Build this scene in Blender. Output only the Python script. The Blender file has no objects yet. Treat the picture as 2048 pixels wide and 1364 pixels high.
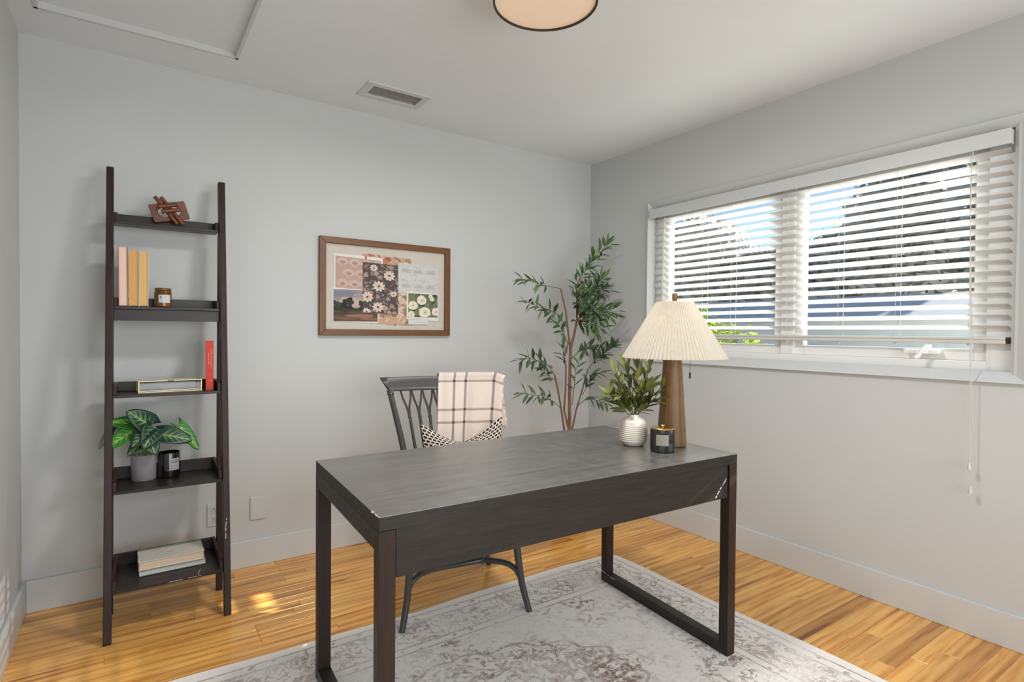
import bpy, bmesh, math, random
from mathutils import Vector, Matrix
random.seed(11)
R = math.radians
scene = bpy.context.scene
COL = scene.collection

# ------------------------------------------------------------------ camera
CAM_H = 1.2088
yaw, pitch, roll, FPX = 0.59894, -0.016247, 0.0080626, 1120.28
cd = bpy.data.cameras.new('camera'); cam = bpy.data.objects.new('camera', cd); COL.objects.link(cam)
cd.sensor_fit = 'HORIZONTAL'; cd.sensor_width = 36.0; cd.lens = FPX / 2048 * 36.0
cd.clip_start = 0.02; cd.clip_end = 300
_d = Vector((math.sin(yaw)*math.cos(pitch), math.cos(yaw)*math.cos(pitch), math.sin(pitch)))
_r = Vector((math.cos(yaw), -math.sin(yaw), 0)); _u = _r.cross(_d)
_r2 = _r*math.cos(roll) + _u*math.sin(roll); _u2 = -_r*math.sin(roll) + _u*math.cos(roll)
m3 = Matrix((_r2, _u2, -_d)).transposed()
cam.matrix_world = Matrix.Translation((0, 0, CAM_H)) @ m3.to_4x4()
scene.camera = cam

# ------------------------------------------------------------------ world, sun, exposure
SUN_DIR = Vector((-1.0, 0.142, -0.49)).normalized()       # way the light travels
SKY_STRENGTH, SUN_STRENGTH = 0.095, 11.0
w = bpy.data.worlds.new('world'); scene.world = w; w.use_nodes = True
nt = w.node_tree; bg = nt.nodes['Background']
sky = nt.nodes.new('ShaderNodeTexSky'); sky.sky_type = 'NISHITA'; sky.sun_disc = False
sky.sun_elevation = math.asin(-SUN_DIR.z); sky.sun_rotation = math.atan2(-SUN_DIR.x, -SUN_DIR.y)
sky.air_density = 1.0; sky.dust_density = 0.2; sky.ozone_density = 3.0
nt.links.new(sky.outputs[0], bg.inputs[0]); bg.inputs[1].default_value = SKY_STRENGTH
sl = bpy.data.lights.new('sun', 'SUN'); so = bpy.data.objects.new('sun', sl); COL.objects.link(so)
sl.energy = SUN_STRENGTH; sl.angle = R(0.53); sl.color = (1, .97, .93)
so.rotation_euler = SUN_DIR.to_track_quat('-Z', 'Y').to_euler()
# added area lamp behind the camera, a fill standing in for daylight
FILL_W = 28.0
al = bpy.data.lights.new('added_fill_light', 'AREA'); ao = bpy.data.objects.new('added_fill_light', al); COL.objects.link(ao)
al.shape = 'RECTANGLE'; al.size = 2.4; al.size_y = 1.7; al.energy = FILL_W; al.color = (.92, .965, 1); al.spread = R(150)
ao.location = (1.2, -1.13, 1.24); ao.rotation_euler = (R(90), 0, 0)
CEIL_W, LAMP_W = 15.0, .32
scene.view_settings.view_transform = 'Standard'
try: scene.view_settings.look = 'None'
except Exception: pass
scene.view_settings.exposure = 0.62; scene.view_settings.gamma = 1.0
scene.view_settings.use_curve_mapping = False
cy = scene.cycles
cy.max_bounces = 6; cy.diffuse_bounces = 4; cy.glossy_bounces = 3; cy.transmission_bounces = 4; cy.transparent_max_bounces = 8
cy.caustics_reflective = False; cy.caustics_refractive = False; cy.sample_clamp_indirect = 4.0

# ------------------------------------------------------------------ helpers: objects
MW = {}                                                   # world matrix of every parent
def tag(o, label=None, cat=None, group=None, kind=None):
    if label: o['label'] = label
    if cat: o['category'] = cat
    if group: o['group'] = group
    if kind: o['kind'] = kind
    return o
def thing(name, label, cat, loc, rotz=0.0, group=None):
    o = bpy.data.objects.new(name, None); COL.objects.link(o); o.empty_display_size = .05
    o.location = loc; o.rotation_euler = (0, 0, rotz)
    MW[o] = Matrix.Translation(loc) @ Matrix.Rotation(rotz, 4, 'Z')
    return tag(o, label, cat, group)
def V(*a): return Vector(a)
def lerp(a, b, t): return a + (b - a) * t

class G:
    """collects geometry in world coordinates; build() links it as one mesh object"""
    def __init__(s): s.v = []; s.f = []; s.uv = None; s.col = None
    def add(s, verts, faces):
        k = len(s.v); s.v += [Vector(p) for p in verts]; s.f += [tuple(k+i for i in f) for f in faces]; return s
    def hexa(s, p):                                        # bottom 4 (ccw from above), top 4
        return s.add(p, [(3,2,1,0),(4,5,6,7),(0,1,5,4),(1,2,6,5),(2,3,7,6),(3,0,4,7)])
    def box(s, x0, x1, y0, y1, z0, z1):
        return s.hexa([(x0,y0,z0),(x1,y0,z0),(x1,y1,z0),(x0,y1,z0),(x0,y0,z1),(x1,y0,z1),(x1,y1,z1),(x0,y1,z1)])
    def prism(s, poly, vec):                               # planar polygon pushed along vec
        n = len(poly); a = [Vector(p) for p in poly]; b = [p + Vector(vec) for p in a]
        return s.add(a+b, [tuple(range(n))[::-1], tuple(range(n, 2*n))] + [(i,(i+1)%n,n+(i+1)%n,n+i) for i in range(n)])
    def tube(s, path, rad, n=8, cap=True, flat=1.0, up=None):
        P = [Vector(p) for p in path]
        if not hasattr(rad, '__len__'): rad = [rad]*len(P)
        rings = []; prev = None
        for i, p in enumerate(P):
            t = (P[min(i+1, len(P)-1)] - P[max(i-1, 0)]).normalized()
            a = (up or (Vector((0,0,1)) if abs(t.z) < .9 else Vector((1,0,0)))) if prev is None else prev
            x = (a - t*a.dot(t)).normalized(); y = t.cross(x); prev = x
            rings.append([p + x*(rad[i]*math.cos(2*math.pi*j/n)*flat) + y*(rad[i]*math.sin(2*math.pi*j/n)) for j in range(n)])
        vs = [q for r in rings for q in r]; fs = []
        for i in range(len(P)-1):
            for j in range(n):
                fs.append((i*n+j, i*n+(j+1)%n, (i+1)*n+(j+1)%n, (i+1)*n+j))
        if cap: fs += [tuple(range(n))[::-1], tuple((len(P)-1)*n+j for j in range(n))]
        return s.add(vs, fs)
    def lathe(s, prof, c, n=32, wob=None, cap=True):       # prof: (radius, z) bottom to top
        vs = []; fs = []; m = len(prof)
        for (r, z) in prof:
            for j in range(n):
                a = 2*math.pi*j/n; k = r if wob is None else wob(r, z, a, j)
                vs.append((c[0]+k*math.cos(a), c[1]+k*math.sin(a), c[2]+z))
        for i in range(m-1):
            for j in range(n): fs.append((i*n+j, i*n+(j+1)%n, (i+1)*n+(j+1)%n, (i+1)*n+j))
        if cap: fs += [tuple(range(n))[::-1], tuple((m-1)*n+j for j in range(n))]
        return s.add(vs, fs)
    def grid(s, fn, nu, nv, uvfn=None):
        k = len(s.v); uvs = {}
        for i in range(nu+1):
            for j in range(nv+1): s.v.append(Vector(fn(i/nu, j/nv)))
        if s.uv is None: s.uv = {}
        for i in range(nu+1):
            for j in range(nv+1): s.uv[k+i*(nv+1)+j] = uvfn(i/nu, j/nv) if uvfn else (i/nu, j/nv)
        for i in range(nu):
            for j in range(nv):
                a = k+i*(nv+1)+j; s.f.append((a, a+nv+1, a+nv+2, a+1))
        return s
    def mesh(s, name, mat, M=None, smooth=False, angle=40):
        me = bpy.data.meshes.new(name)
        inv = M.inverted() if M is not None else Matrix.Identity(4)
        me.from_pydata([tuple(inv @ p) for p in s.v], [], s.f)
        if s.uv is not None:
            ul = me.uv_layers.new(name='UVMap')
            for lp in me.loops: ul.data[lp.index].uv = s.uv.get(lp.vertex_index, (0, 0))
        if s.col is not None:
            ca = me.color_attributes.new('Col', 'FLOAT_COLOR', 'CORNER')
            for poly, c in zip(me.polygons, s.col):
                for li in poly.loop_indices: ca.data[li].color = (*c, 1)
        me.materials.append(mat)
        if smooth:
            me.polygons.foreach_set('use_smooth', [True]*len(me.polygons))
            try: me.set_sharp_from_angle(angle=R(angle))
            except Exception: pass
        me.update(); return me
    def build(s, name, mat, parent=None, smooth=False, bevel=0, angle=40, thick=0, sub=0):
        M = MW[parent] if parent is not None else None
        if M is None:                                      # a top-level mesh keeps its origin at its base
            lo = [min(p[i] for p in s.v) for i in range(3)]; hi = [max(p[i] for p in s.v) for i in range(3)]
            M = Matrix.Translation(((lo[0]+hi[0])/2, (lo[1]+hi[1])/2, lo[2]))
        o = bpy.data.objects.new(name, s.mesh(name, mat, M, smooth, angle)); COL.objects.link(o)
        if parent is not None: o.parent = parent
        else: o.matrix_world = M
        MW[o] = M
        if thick:
            md = o.modifiers.new('thick', 'SOLIDIFY'); md.thickness = thick; md.offset = 0
        if sub:
            md = o.modifiers.new('sub', 'SUBSURF'); md.levels = sub; md.render_levels = sub
        if bevel:
            md = o.modifiers.new('bevel', 'BEVEL'); md.width = bevel; md.segments = 2; md.limit_method = 'ANGLE'
            md.angle_limit = R(35)
        return o
def slab(xs, ys, holes, put):
    """faces of a plate cut into cells; holes = set of (i,j) left open; put(a,b,c)->point, c 0 or 1"""
    g = G(); nx, ny = len(xs)-1, len(ys)-1
    solid = lambda i, j: 0 <= i < nx and 0 <= j < ny and (i, j) not in holes
    for i in range(nx):
        for j in range(ny):
            if not solid(i, j): continue
            a, b, c, d = xs[i], xs[i+1], ys[j], ys[j+1]
            for k in (0, 1): g.add([put(a,c,k), put(b,c,k), put(b,d,k), put(a,d,k)], [(0,1,2,3)])
            if not solid(i-1, j): g.add([put(a,c,0),put(a,d,0),put(a,d,1),put(a,c,1)], [(0,1,2,3)])
            if not solid(i+1, j): g.add([put(b,c,0),put(b,d,0),put(b,d,1),put(b,c,1)], [(0,1,2,3)])
            if not solid(i, j-1): g.add([put(a,c,0),put(b,c,0),put(b,c,1),put(a,c,1)], [(0,1,2,3)])
            if not solid(i, j+1): g.add([put(a,d,0),put(b,d,0),put(b,d,1),put(a,d,1)], [(0,1,2,3)])
    return g
def share(name, me, parent, M):                            # a piece that shares mesh data
    o = bpy.data.objects.new(name, me); COL.objects.link(o); o.parent = parent
    o.matrix_local = (MW[parent].inverted() @ M) if parent is not None else M
    return o

# ------------------------------------------------------------------ helpers: materials
class NT:
    def __init__(s, name):
        s.m = bpy.data.materials.new(name); s.m.use_nodes = True; s.t = s.m.node_tree
        s.p = s.t.nodes['Principled BSDF']; s.out = s.t.nodes['Material Output']
    def n(s, kind, **kw):
        x = s.t.nodes.new(kind)
        for k, v in kw.items():
            if k.startswith('i_'):
                key = k[2:]; key = int(key) if key.isdigit() else key
                s.set(x.inputs[key], v)
            else: setattr(x, k, v)
        return x
    def set(s, sock, v):
        if hasattr(v, 'is_output') or isinstance(v, bpy.types.NodeSocket): s.t.links.new(v, sock)
        else:
            if isinstance(v, tuple) and len(v) == 3 and len(getattr(sock, 'default_value', ())) == 4: v = (*v, 1)
            sock.default_value = v
    def math(s, op, a, b=0.0, c=0.0, clamp=False):
        x = s.n('ShaderNodeMath', operation=op, use_clamp=clamp); s.set(x.inputs[0], a); s.set(x.inputs[1], b); s.set(x.inputs[2], c); return x.outputs[0]
    def coord(s, kind='Object'): return s.n('ShaderNodeTexCoord').outputs[kind]
    def map(s, vec, scale=(1,1,1), loc=(0,0,0), rot=(0,0,0)):
        x = s.n('ShaderNodeMapping'); s.set(x.inputs[0], vec); x.inputs['Scale'].default_value = scale
        x.inputs['Location'].default_value = loc; x.inputs['Rotation'].default_value = rot; return x.outputs[0]
    def noise(s, vec, scale=5, detail=3, rough=.5, dist=0.0):
        x = s.n('ShaderNodeTexNoise'); s.set(x.inputs['Vector'], vec); x.inputs['Scale'].default_value = scale
        x.inputs['Detail'].default_value = detail; x.inputs['Roughness'].default_value = rough; x.inputs['Distortion'].default_value = dist
        return x.outputs[0]
    def ramp(s, fac, stops, mode='LINEAR'):
        x = s.n('ShaderNodeValToRGB'); s.set(x.inputs[0], fac); cr = x.color_ramp; cr.interpolation = mode
        while len(cr.elements) < len(stops): cr.elements.new(.5)
        for e, (p, c) in zip(cr.elements, stops): e.position = p; e.color = (*c, 1) if len(c) == 3 else c
        return x.outputs[0]
    def mix(s, fac, a, b, blend='MIX'):
        x = s.n('ShaderNodeMix', data_type='RGBA', blend_type=blend); s.set(x.inputs[0], fac); s.set(x.inputs[6], a); s.set(x.inputs[7], b); return x.outputs[2]
    def bump(s, h, strength=.2, dist=.002):
        x = s.n('ShaderNodeBump'); x.inputs['Strength'].default_value = strength; x.inputs['Distance'].default_value = dist
        s.set(x.inputs['Height'], h); s.t.links.new(x.outputs[0], s.p.inputs['Normal'])
    def base(s, c): s.set(s.p.inputs['Base Color'], c)
    def pr(s, **kw):
        names = dict(rough='Roughness', metal='Metallic', spec='Specular IOR Level', coat='Coat Weight', coatr='Coat Roughness',
                     trans='Transmission Weight', ior='IOR', alpha='Alpha', emc='Emission Color', ems='Emission Strength', sheen='Sheen Weight', sss='Subsurface Weight')
        for k, v in kw.items(): s.set(s.p.inputs[names[k]], v)
        return s
def srgb(r, g, b):
    f = lambda c: (c/255)/12.92 if c/255 <= .04045 else ((c/255+.055)/1.055)**2.4
    return (f(r), f(g), f(b))
def plain(name, c, rough=.5, var=.06, scale=18, bump=0, bscale=120, **kw):
    """one colour with faint noise in it"""
    t = NT(name); co = t.coord(); n = t.noise(co, scale, 3)
    lo = tuple(x*(1-var) for x in c); hi = tuple(min(1, x*(1+var)) for x in c)
    t.base(t.ramp(n, [(.3, lo), (.7, hi)])); t.pr(rough=rough, **kw)
    if bump: t.bump(t.noise(co, bscale, 2), bump, .001)
    return t.m
def wood(name, lo, hi, axis=0, rough=.4, grain=1.0, bump=.15, scale=6, **kw):
    t = NT(name); co = t.coord(); sc = [scale*4]*3; sc[axis] = scale*.22
    a = t.noise(t.map(co, tuple(sc)), 2.2, 5, .62, .6); sf = [scale*26]*3; sf[axis] = scale*.7
    b = t.noise(t.map(co, tuple(sf)), 2.0, 3, .6)
    mixv = t.math('ADD', t.math('MULTIPLY', a, .65), t.math('MULTIPLY', b, .35*grain))
    t.base(t.ramp(mixv, [(.3, lo), (.68, hi)])); t.pr(rough=rough, **kw)
    if bump: t.bump(b, bump, .001)
    return t.m

M = {}
M['wall'] = plain('wall_paint', srgb(201,203,202), .75, .012, 3, .04, 260)
M['ceil'] = plain('ceiling_paint', srgb(230,235,238), .8, .012, 3, .03, 260)
M['trim'] = plain('trim_paint', srgb(206,209,209), .4, .01, 6)
M['vinyl'] = plain('window_vinyl', srgb(240,240,238), .35, .01, 6)
M['ladder'] = wood('espresso_wood', srgb(32,21,17), srgb(58,42,35), 2, .45, 1, .06, spec=.3)
M['ladder_x'] = wood('espresso_wood_board', srgb(30,23,20), srgb(52,43,38), 0, .36, 1, .06, spec=.35)
M['desk_top'] = wood('black_oak_top', srgb(24,23,22), srgb(100,97,94), 0, .40, 1.5, .6, 7, spec=1.0, coat=.8, coatr=.30)
M['desk_x'] = wood('black_stained_oak', srgb(22,19,17), srgb(44,40,36), 0, .42, 1.3, .3, 9, spec=.35)
M['desk_y'] = wood('black_stained_oak_side', srgb(22,20,18), srgb(48,45,41), 1, .40, 1.3, .35, 9, spec=.4)
M['desk_z'] = wood('dark_brown_oak_leg', srgb(26,18,13), srgb(52,38,30), 2, .45, 1.3, .3, 9, spec=.3)
M['chair'] = plain('charcoal_lacquer', srgb(58,58,54), .28, .12, 9, coat=.3, coatr=.2)
M['frame'] = wood('walnut_frame', srgb(82,48,18), srgb(126,80,38), 0, .42, 1, .08)
M['mat'] = plain('cream_linen_mount', srgb(205,198,186), .85, .03, 60)
M['shade'] = None
M['lampwood'] = wood('lamp_wood', srgb(82,57,28), srgb(138,104,62), 2, .45, 1, .06, 5)
M['brass'] = plain('brass', srgb(205,170,105), .28, .05, 20, metal=1.0)
M['gold'] = plain('gold_edge', srgb(206,184,138), .35, .05, 20, metal=.6)
M['bronze'] = plain('dark_bronze', srgb(74,58,38), .4, .08, 20, metal=.7)
M['ceramic'] = plain('cream_ceramic', srgb(232,222,206), .28, .03, 10, coat=.4)
M['leafstem'] = plain('green_stem', srgb(98,104,50), .6, .1)
M['bark'] = plain('faux_bark', srgb(124,90,66), .75, .2, 30, .3, 60)
M['olive'] = plain('dark_olive', srgb(38,32,34), .3, .1)
M['black'] = plain('black_glaze', srgb(16,16,16), .12, .1, 6, coat=.5)
M['grey_pot'] = plain('grey_concrete', srgb(146,143,146), .8, .05, 40, .1, 90)
M['red_book'] = plain('red_cloth', srgb(206,62,44), .6, .04, 30, .08, 400)
M['coral'] = plain('coral_cover', srgb(186,92,72), .55, .05)
M['mint'] = plain('pale_mint_cover', srgb(196,206,196), .5, .04)
M['greencov'] = plain('dark_green_cover', srgb(66,86,70), .5, .06)
M['sage'] = plain('sage_cover', srgb(140,160,120), .5, .05)
M['ivory'] = plain('ivory_cover', srgb(214,208,198), .5, .03)
M['white'] = plain('white_plastic', srgb(202,205,204), .4, .01)
M['dark'] = plain('dark_void', srgb(30,29,27), .8, .1)
M['metalgrey'] = plain('grey_louvre', srgb(138,137,132), .45, .04, 30, metal=.1)
M['knot'] = wood('chestnut_wood', srgb(70,32,20), srgb(132,70,40), 0, .4, 1, .05)
M['label'] = plain('label_paper', srgb(208,206,203), .7, .02)
M['greylabel'] = plain('grey_label', srgb(150,146,130), .6, .03)
M['ink'] = plain('grey_ink', srgb(84,88,80), .7, .05)
M['scuff'] = plain('bare_scrape', srgb(206,202,196), .8, .06, 200)
M['cord'] = plain('blind_cord', srgb(206,204,198), .6, .03)
M['acrylic'] = plain('clear_tassel', srgb(206,206,204), .2, .02)

def pages(name, c1, c2, axis):
    t = NT(name); co = t.coord(); sc = [2, 2, 2]; sc[axis] = 600
    t.base(t.ramp(t.noise(t.map(co, tuple(sc)), 1, 2), [(.35, c1), (.65, c2)])); t.pr(rough=.85); return t.m
M['pg_cream'] = pages('cream_pages', srgb(222,196,174), srgb(236,216,200), 0)
M['pg_yellow'] = pages('yellowed_pages', srgb(206,152,84), srgb(226,178,110), 0)
M['pg_tan'] = pages('tan_pages', srgb(214,168,104), srgb(230,190,130), 0)
M['pg_peach'] = pages('peach_pages', srgb(218,190,162), srgb(234,210,184), 2)
M['pg_white'] = pages('white_pages', srgb(212,204,196), srgb(226,220,214), 2)

def mat_floor():
    t = NT('oak_strip_floor'); co = t.coord(); oi = t.n('ShaderNodeObjectInfo')
    rnd = oi.outputs['Random']
    off = t.n('ShaderNodeCombineXYZ'); t.set(off.inputs[0], t.math('MULTIPLY', rnd, 37.0)); t.set(off.inputs[1], t.math('MULTIPLY', rnd, 91.0)); t.set(off.inputs[2], t.math('MULTIPLY', rnd, 53.0))
    ad = t.n('ShaderNodeVectorMath', operation='ADD'); t.set(ad.inputs[0], co); t.set(ad.inputs[1], off.outputs[0]); v = ad.outputs[0]
    g1 = t.noise(t.map(v, (.8, 9, 5)), 1.6, 4, .55, 2.0)
    g2 = t.noise(t.map(v, (3, 90, 20)), 1.5, 3, .6)
    wv = t.n('ShaderNodeTexWave', wave_type='BANDS', bands_direction='Y'); t.set(wv.inputs['Vector'], t.map(v, (.45, 3.4, 2)))
    wv.inputs['Scale'].default_value = 2.4; wv.inputs['Distortion'].default_value = 7; wv.inputs['Detail'].default_value = 2; wv.inputs['Detail Scale'].default_value = .7
    f = t.math('ADD', t.math('MULTIPLY', g1, .74), t.math('ADD', t.math('MULTIPLY', g2, .10), t.math('MULTIPLY', wv.outputs[1], .16)))
    c1 = t.ramp(f, [(.27, srgb(146,84,32)), (.38, srgb(210,142,64)), (.52, srgb(236,176,92)), (.75, srgb(248,202,122))])
    tone = t.ramp(t.math('FRACT', t.math('MULTIPLY', rnd, 7.31)), [(0, (.68,.61,.54)), (.22, (.9,.86,.82)), (.6, (1.02,1.0,.97)), (1, (1.12,1.1,1.06))])
    t.base(t.mix(1.0, c1, tone, 'MULTIPLY')); t.pr(rough=.27, coat=.25, coatr=.12)
    t.bump(g2, .05, .0006); return t.m
M['floor'] = mat_floor()

def mat_rug():
    t = NT('distressed_rug'); co = t.coord(); sx = t.n('ShaderNodeSeparateXYZ'); t.set(sx.inputs[0], co)
    x, y = sx.outputs[0], sx.outputs[1]
    ax, ay = t.math('ABSOLUTE', x), t.math('ABSOLUTE', y)
    e = t.math('MINIMUM', t.math('SUBTRACT', 1.215, ax), t.math('SUBTRACT', .765, ay))
    sym = t.n('ShaderNodeCombineXYZ'); t.set(sym.inputs[0], ax); t.set(sym.inputs[1], ay)
    nz = t.n('ShaderNodeTexNoise'); t.set(nz.inputs['Vector'], co); nz.inputs['Scale'].default_value = 9; nz.inputs['Detail'].default_value = 2
    wv = t.n('ShaderNodeVectorMath', operation='MULTIPLY_ADD'); t.set(wv.inputs[0], nz.outputs['Color']); wv.inputs[1].default_value = (.09,.09,.0); t.set(wv.inputs[2], sym.outputs[0]); wc = wv.outputs[0]
    def vor(scale, feat='F1'):
        q = t.n('ShaderNodeTexVoronoi', feature=feat); t.set(q.inputs['Vector'], wc); q.inputs['Scale'].default_value = scale; return q.outputs['Distance']
    def band(val, lo, hi, soft):
        a = t.n('ShaderNodeMapRange', interpolation_type='SMOOTHSTEP'); t.set(a.inputs[0], val); a.inputs[1].default_value = lo-soft; a.inputs[2].default_value = lo+soft
        b = t.n('ShaderNodeMapRange', interpolation_type='SMOOTHSTEP'); t.set(b.inputs[0], val); b.inputs[1].default_value = hi-soft; b.inputs[2].default_value = hi+soft
        return t.math('SUBTRACT', a.outputs[0], b.outputs[0], clamp=True)
    d6 = vor(6.2); d12 = vor(13); fine = vor(27)
    leafy = band(t.noise(wc, 19, 3, .62, 1.3), .545, 2, .02); leafy2 = band(t.noise(wc, 30, 3, .6, .8), .55, 2, .025)
    vine = band(t.noise(wc, 13, 2, .5, 1.2), .475, .515, .012)
    ros = t.math('MAXIMUM', band(d6, -.2, .11, .03), t.math('MULTIPLY', band(d6, .21, .33, .03), band(t.noise(wc, 34, 1), .46, 2, .04)))
    ros2 = t.math('MAXIMUM', band(d12, -.2, .14, .05), t.math('MULTIPLY', band(d12, .26, .36, .03), .7))
    dots = band(fine, -.2, .30, .06)
    lines = t.math('ADD', band(e, .045, .052, .003), t.math('ADD', band(e, .088, .095, .003), t.math('ADD', band(e, .245, .253, .003), band(e, .285, .292, .003))), clamp=True)
    guard = t.math('MULTIPLY', t.math('ADD', band(e, .053, .088, .004), band(e, .254, .285, .004)), dots)
    border = t.math('MULTIPLY', band(e, .096, .245, .006), t.math('MAXIMUM', t.math('MAXIMUM', ros, t.math('MULTIPLY', leafy2, .8)), t.math('MULTIPLY', vine, .9)))
    r = t.math('SQRT', t.math('ADD', t.math('POWER', t.math('MULTIPLY', ax, .62), 2.0), t.math('POWER', ay, 2.0)))
    ang = t.math('ARCTAN2', ay, t.math('MULTIPLY', ax, .62))
    rr = t.math('ADD', r, t.math('MULTIPLY', t.math('SINE', t.math('MULTIPLY', ang, 16)), .014))
    medal = t.math('MULTIPLY', band(rr, -.2, .33, .03), t.math('MAXIMUM', leafy2, t.math('MAXIMUM', ros2, leafy)))
    mring = t.math('ADD', band(rr, .335, .346, .004), band(rr, .20, .21, .004), clamp=True)
    patchy = band(t.noise(co, 3.4, 2, .5), .50, 2, .06)
    field = t.math('MULTIPLY', band(e, .295, 3, .01), t.math('ADD', t.math('MULTIPLY', t.math('MAXIMUM', leafy, ros), t.math('ADD', .22, t.math('MULTIPLY', patchy, .7))), t.math('MULTIPLY', vine, .30), clamp=True))
    p = t.math('MAXIMUM', t.math('MAXIMUM', lines, guard), t.math('MAXIMUM', t.math('MAXIMUM', border, medal), t.math('MAXIMUM', field, mring)))
    fade = t.n('ShaderNodeMapRange'); t.set(fade.inputs[0], t.noise(co, 3.2, 4, .65)); fade.inputs[1].default_value = .36; fade.inputs[2].default_value = .64; fade.inputs[3].default_value = .3; fade.inputs[4].default_value = 1.0
    spk = t.n('ShaderNodeMapRange'); t.set(spk.inputs[0], t.noise(co, 70, 3, .7)); spk.inputs[1].default_value = .38; spk.inputs[2].default_value = .6; spk.inputs[3].default_value = .35; spk.inputs[4].default_value = 1.0
    p = t.math('MULTIPLY', p, t.math('MULTIPLY', fade.outputs[0], spk.outputs[0]))
    hue = t.mix(t.noise(co, 2.1, 2), srgb(136,102,94), srgb(146,118,104))
    bgc = t.mix(t.noise(co, 2.6, 3), srgb(250,245,238), srgb(244,235,228))
    t.base(t.mix(t.math('MULTIPLY', p, 1.15, clamp=True), bgc, hue)); t.pr(rough=.95, sheen=.2, spec=.1)
    t.bump(t.noise(co, 420, 2), .35, .002); return t.m
M['rug'] = mat_rug()

def mat_slat():
    t = NT('blind_slat'); t.base(t.ramp(t.noise(t.coord(), 4, 2), [(.3, srgb(238,237,234)), (.7, srgb(244,243,241))])); t.pr(rough=.45)
    tr = t.n('ShaderNodeBsdfTranslucent'); tr.inputs[0].default_value = (.95,.94,.9,1)
    mx = t.n('ShaderNodeMixShader'); mx.inputs[0].default_value = .30
    t.t.links.new(t.p.outputs[0], mx.inputs[1]); t.t.links.new(tr.outputs[0], mx.inputs[2]); t.t.links.new(mx.outputs[0], t.out.inputs[0]); return t.m
M['slat'] = mat_slat()
def mat_shade():
    t = NT('pleated_linen_shade'); c = t.ramp(t.noise(t.coord(), 60, 2), [(.3, srgb(226,219,205)), (.7, srgb(232,226,213))]); t.base(c); t.pr(rough=.8)
    tr = t.n('ShaderNodeBsdfTranslucent'); t.set(tr.inputs[0], c)
    mx = t.n('ShaderNodeMixShader'); mx.inputs[0].default_value = .45
    t.t.links.new(t.p.outputs[0], mx.inputs[1]); t.t.links.new(tr.outputs[0], mx.inputs[2]); t.t.links.new(mx.outputs[0], t.out.inputs[0]); return t.m
M['shade'] = mat_shade()
def mat_glass(name, c=(1,1,1), rough=0.0, clear=.94):
    t = NT(name); gl = t.n('ShaderNodeBsdfGlossy'); gl.inputs['Roughness'].default_value = .02
    tp = t.n('ShaderNodeBsdfTransparent'); t.set(tp.inputs[0], t.ramp(t.noise(t.coord(), 3, 1), [(.3, c), (.7, tuple(x*.985 for x in c))]))
    mx = t.n('ShaderNodeMixShader'); fr = t.n('ShaderNodeFresnel'); fr.inputs[0].default_value = 1.45
    t.set(mx.inputs[0], t.math('MULTIPLY', fr.outputs[0], .8)); t.t.links.new(tp.outputs[0], mx.inputs[1]); t.t.links.new(gl.outputs[0], mx.inputs[2])
    t.t.links.new(mx.outputs[0], t.out.inputs[0]); return t.m
M['glass'] = mat_glass('window_glass', (.97,.985,.98))
M['boxglass'] = mat_glass('box_glass', (.9,.9,.9))
def mat_amber():
    t = NT('amber_glass'); n = t.noise(t.coord(), 22, 2); t.base(t.ramp(n, [(.3, srgb(96,54,16)), (.7, srgb(150,90,34))])); t.pr(rough=.12, coat=.6, trans=.25, ior=1.4); return t.m
M['amber'] = mat_amber()
def mat_ribbed():
    t = NT('smoked_ribbed_glass'); t.base(t.ramp(t.noise(t.coord(), 30, 2), [(.3, srgb(22,21,20)), (.7, srgb(44,42,42))])); t.pr(rough=.14, coat=.7); return t.m
M['ribbed'] = mat_ribbed()
def mat_leaf(name, cs, rough=.45):
    t = NT(name); oi = t.n('ShaderNodeObjectInfo').outputs['Random']; n = t.noise(t.coord(), 20, 2)
    f = t.math('ADD', t.math('MULTIPLY', oi, .8), t.math('MULTIPLY', n, .2)); k = len(cs)
    t.base(t.ramp(f, [(i/(k-1), c) for i, c in enumerate(cs)])); t.pr(rough=rough)
    return t.m
M['leaf_tree'] = mat_leaf('olive_tree_leaf', [srgb(38,66,50), srgb(60,92,48), srgb(34,92,66), srgb(98,122,58), srgb(56,86,66), srgb(128,140,70), srgb(42,106,54)])
M['leaf_vase'] = mat_leaf('olive_sprig_leaf', [srgb(70,80,36), srgb(104,112,48), srgb(60,68,38), srgb(140,146,66), srgb(88,96,48), srgb(186,186,92)])
M['leaf_out'] = mat_leaf('garden_leaf', [srgb(50,66,50), srgb(70,86,66)])
def mat_noise_leaf(name, a, b, sc=2):
    t = NT(name); c = t.ramp(t.noise(t.coord(), sc, 3), [(.3, a), (.7, b)]); t.base(c); t.pr(rough=.7, spec=.2)
    tr = t.n('ShaderNodeBsdfTranslucent'); t.set(tr.inputs[0], c); mx = t.n('ShaderNodeMixShader'); mx.inputs[0].default_value = .5
    t.t.links.new(t.p.outputs[0], mx.inputs[1]); t.t.links.new(tr.outputs[0], mx.inputs[2]); t.t.links.new(mx.outputs[0], t.out.inputs[0]); return t.m
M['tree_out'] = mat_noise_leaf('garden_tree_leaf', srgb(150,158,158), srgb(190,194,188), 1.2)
M['bush_out'] = mat_noise_leaf('yellow_green_shrub_leaf', srgb(120,144,52), srgb(178,192,92), 5)
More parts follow.
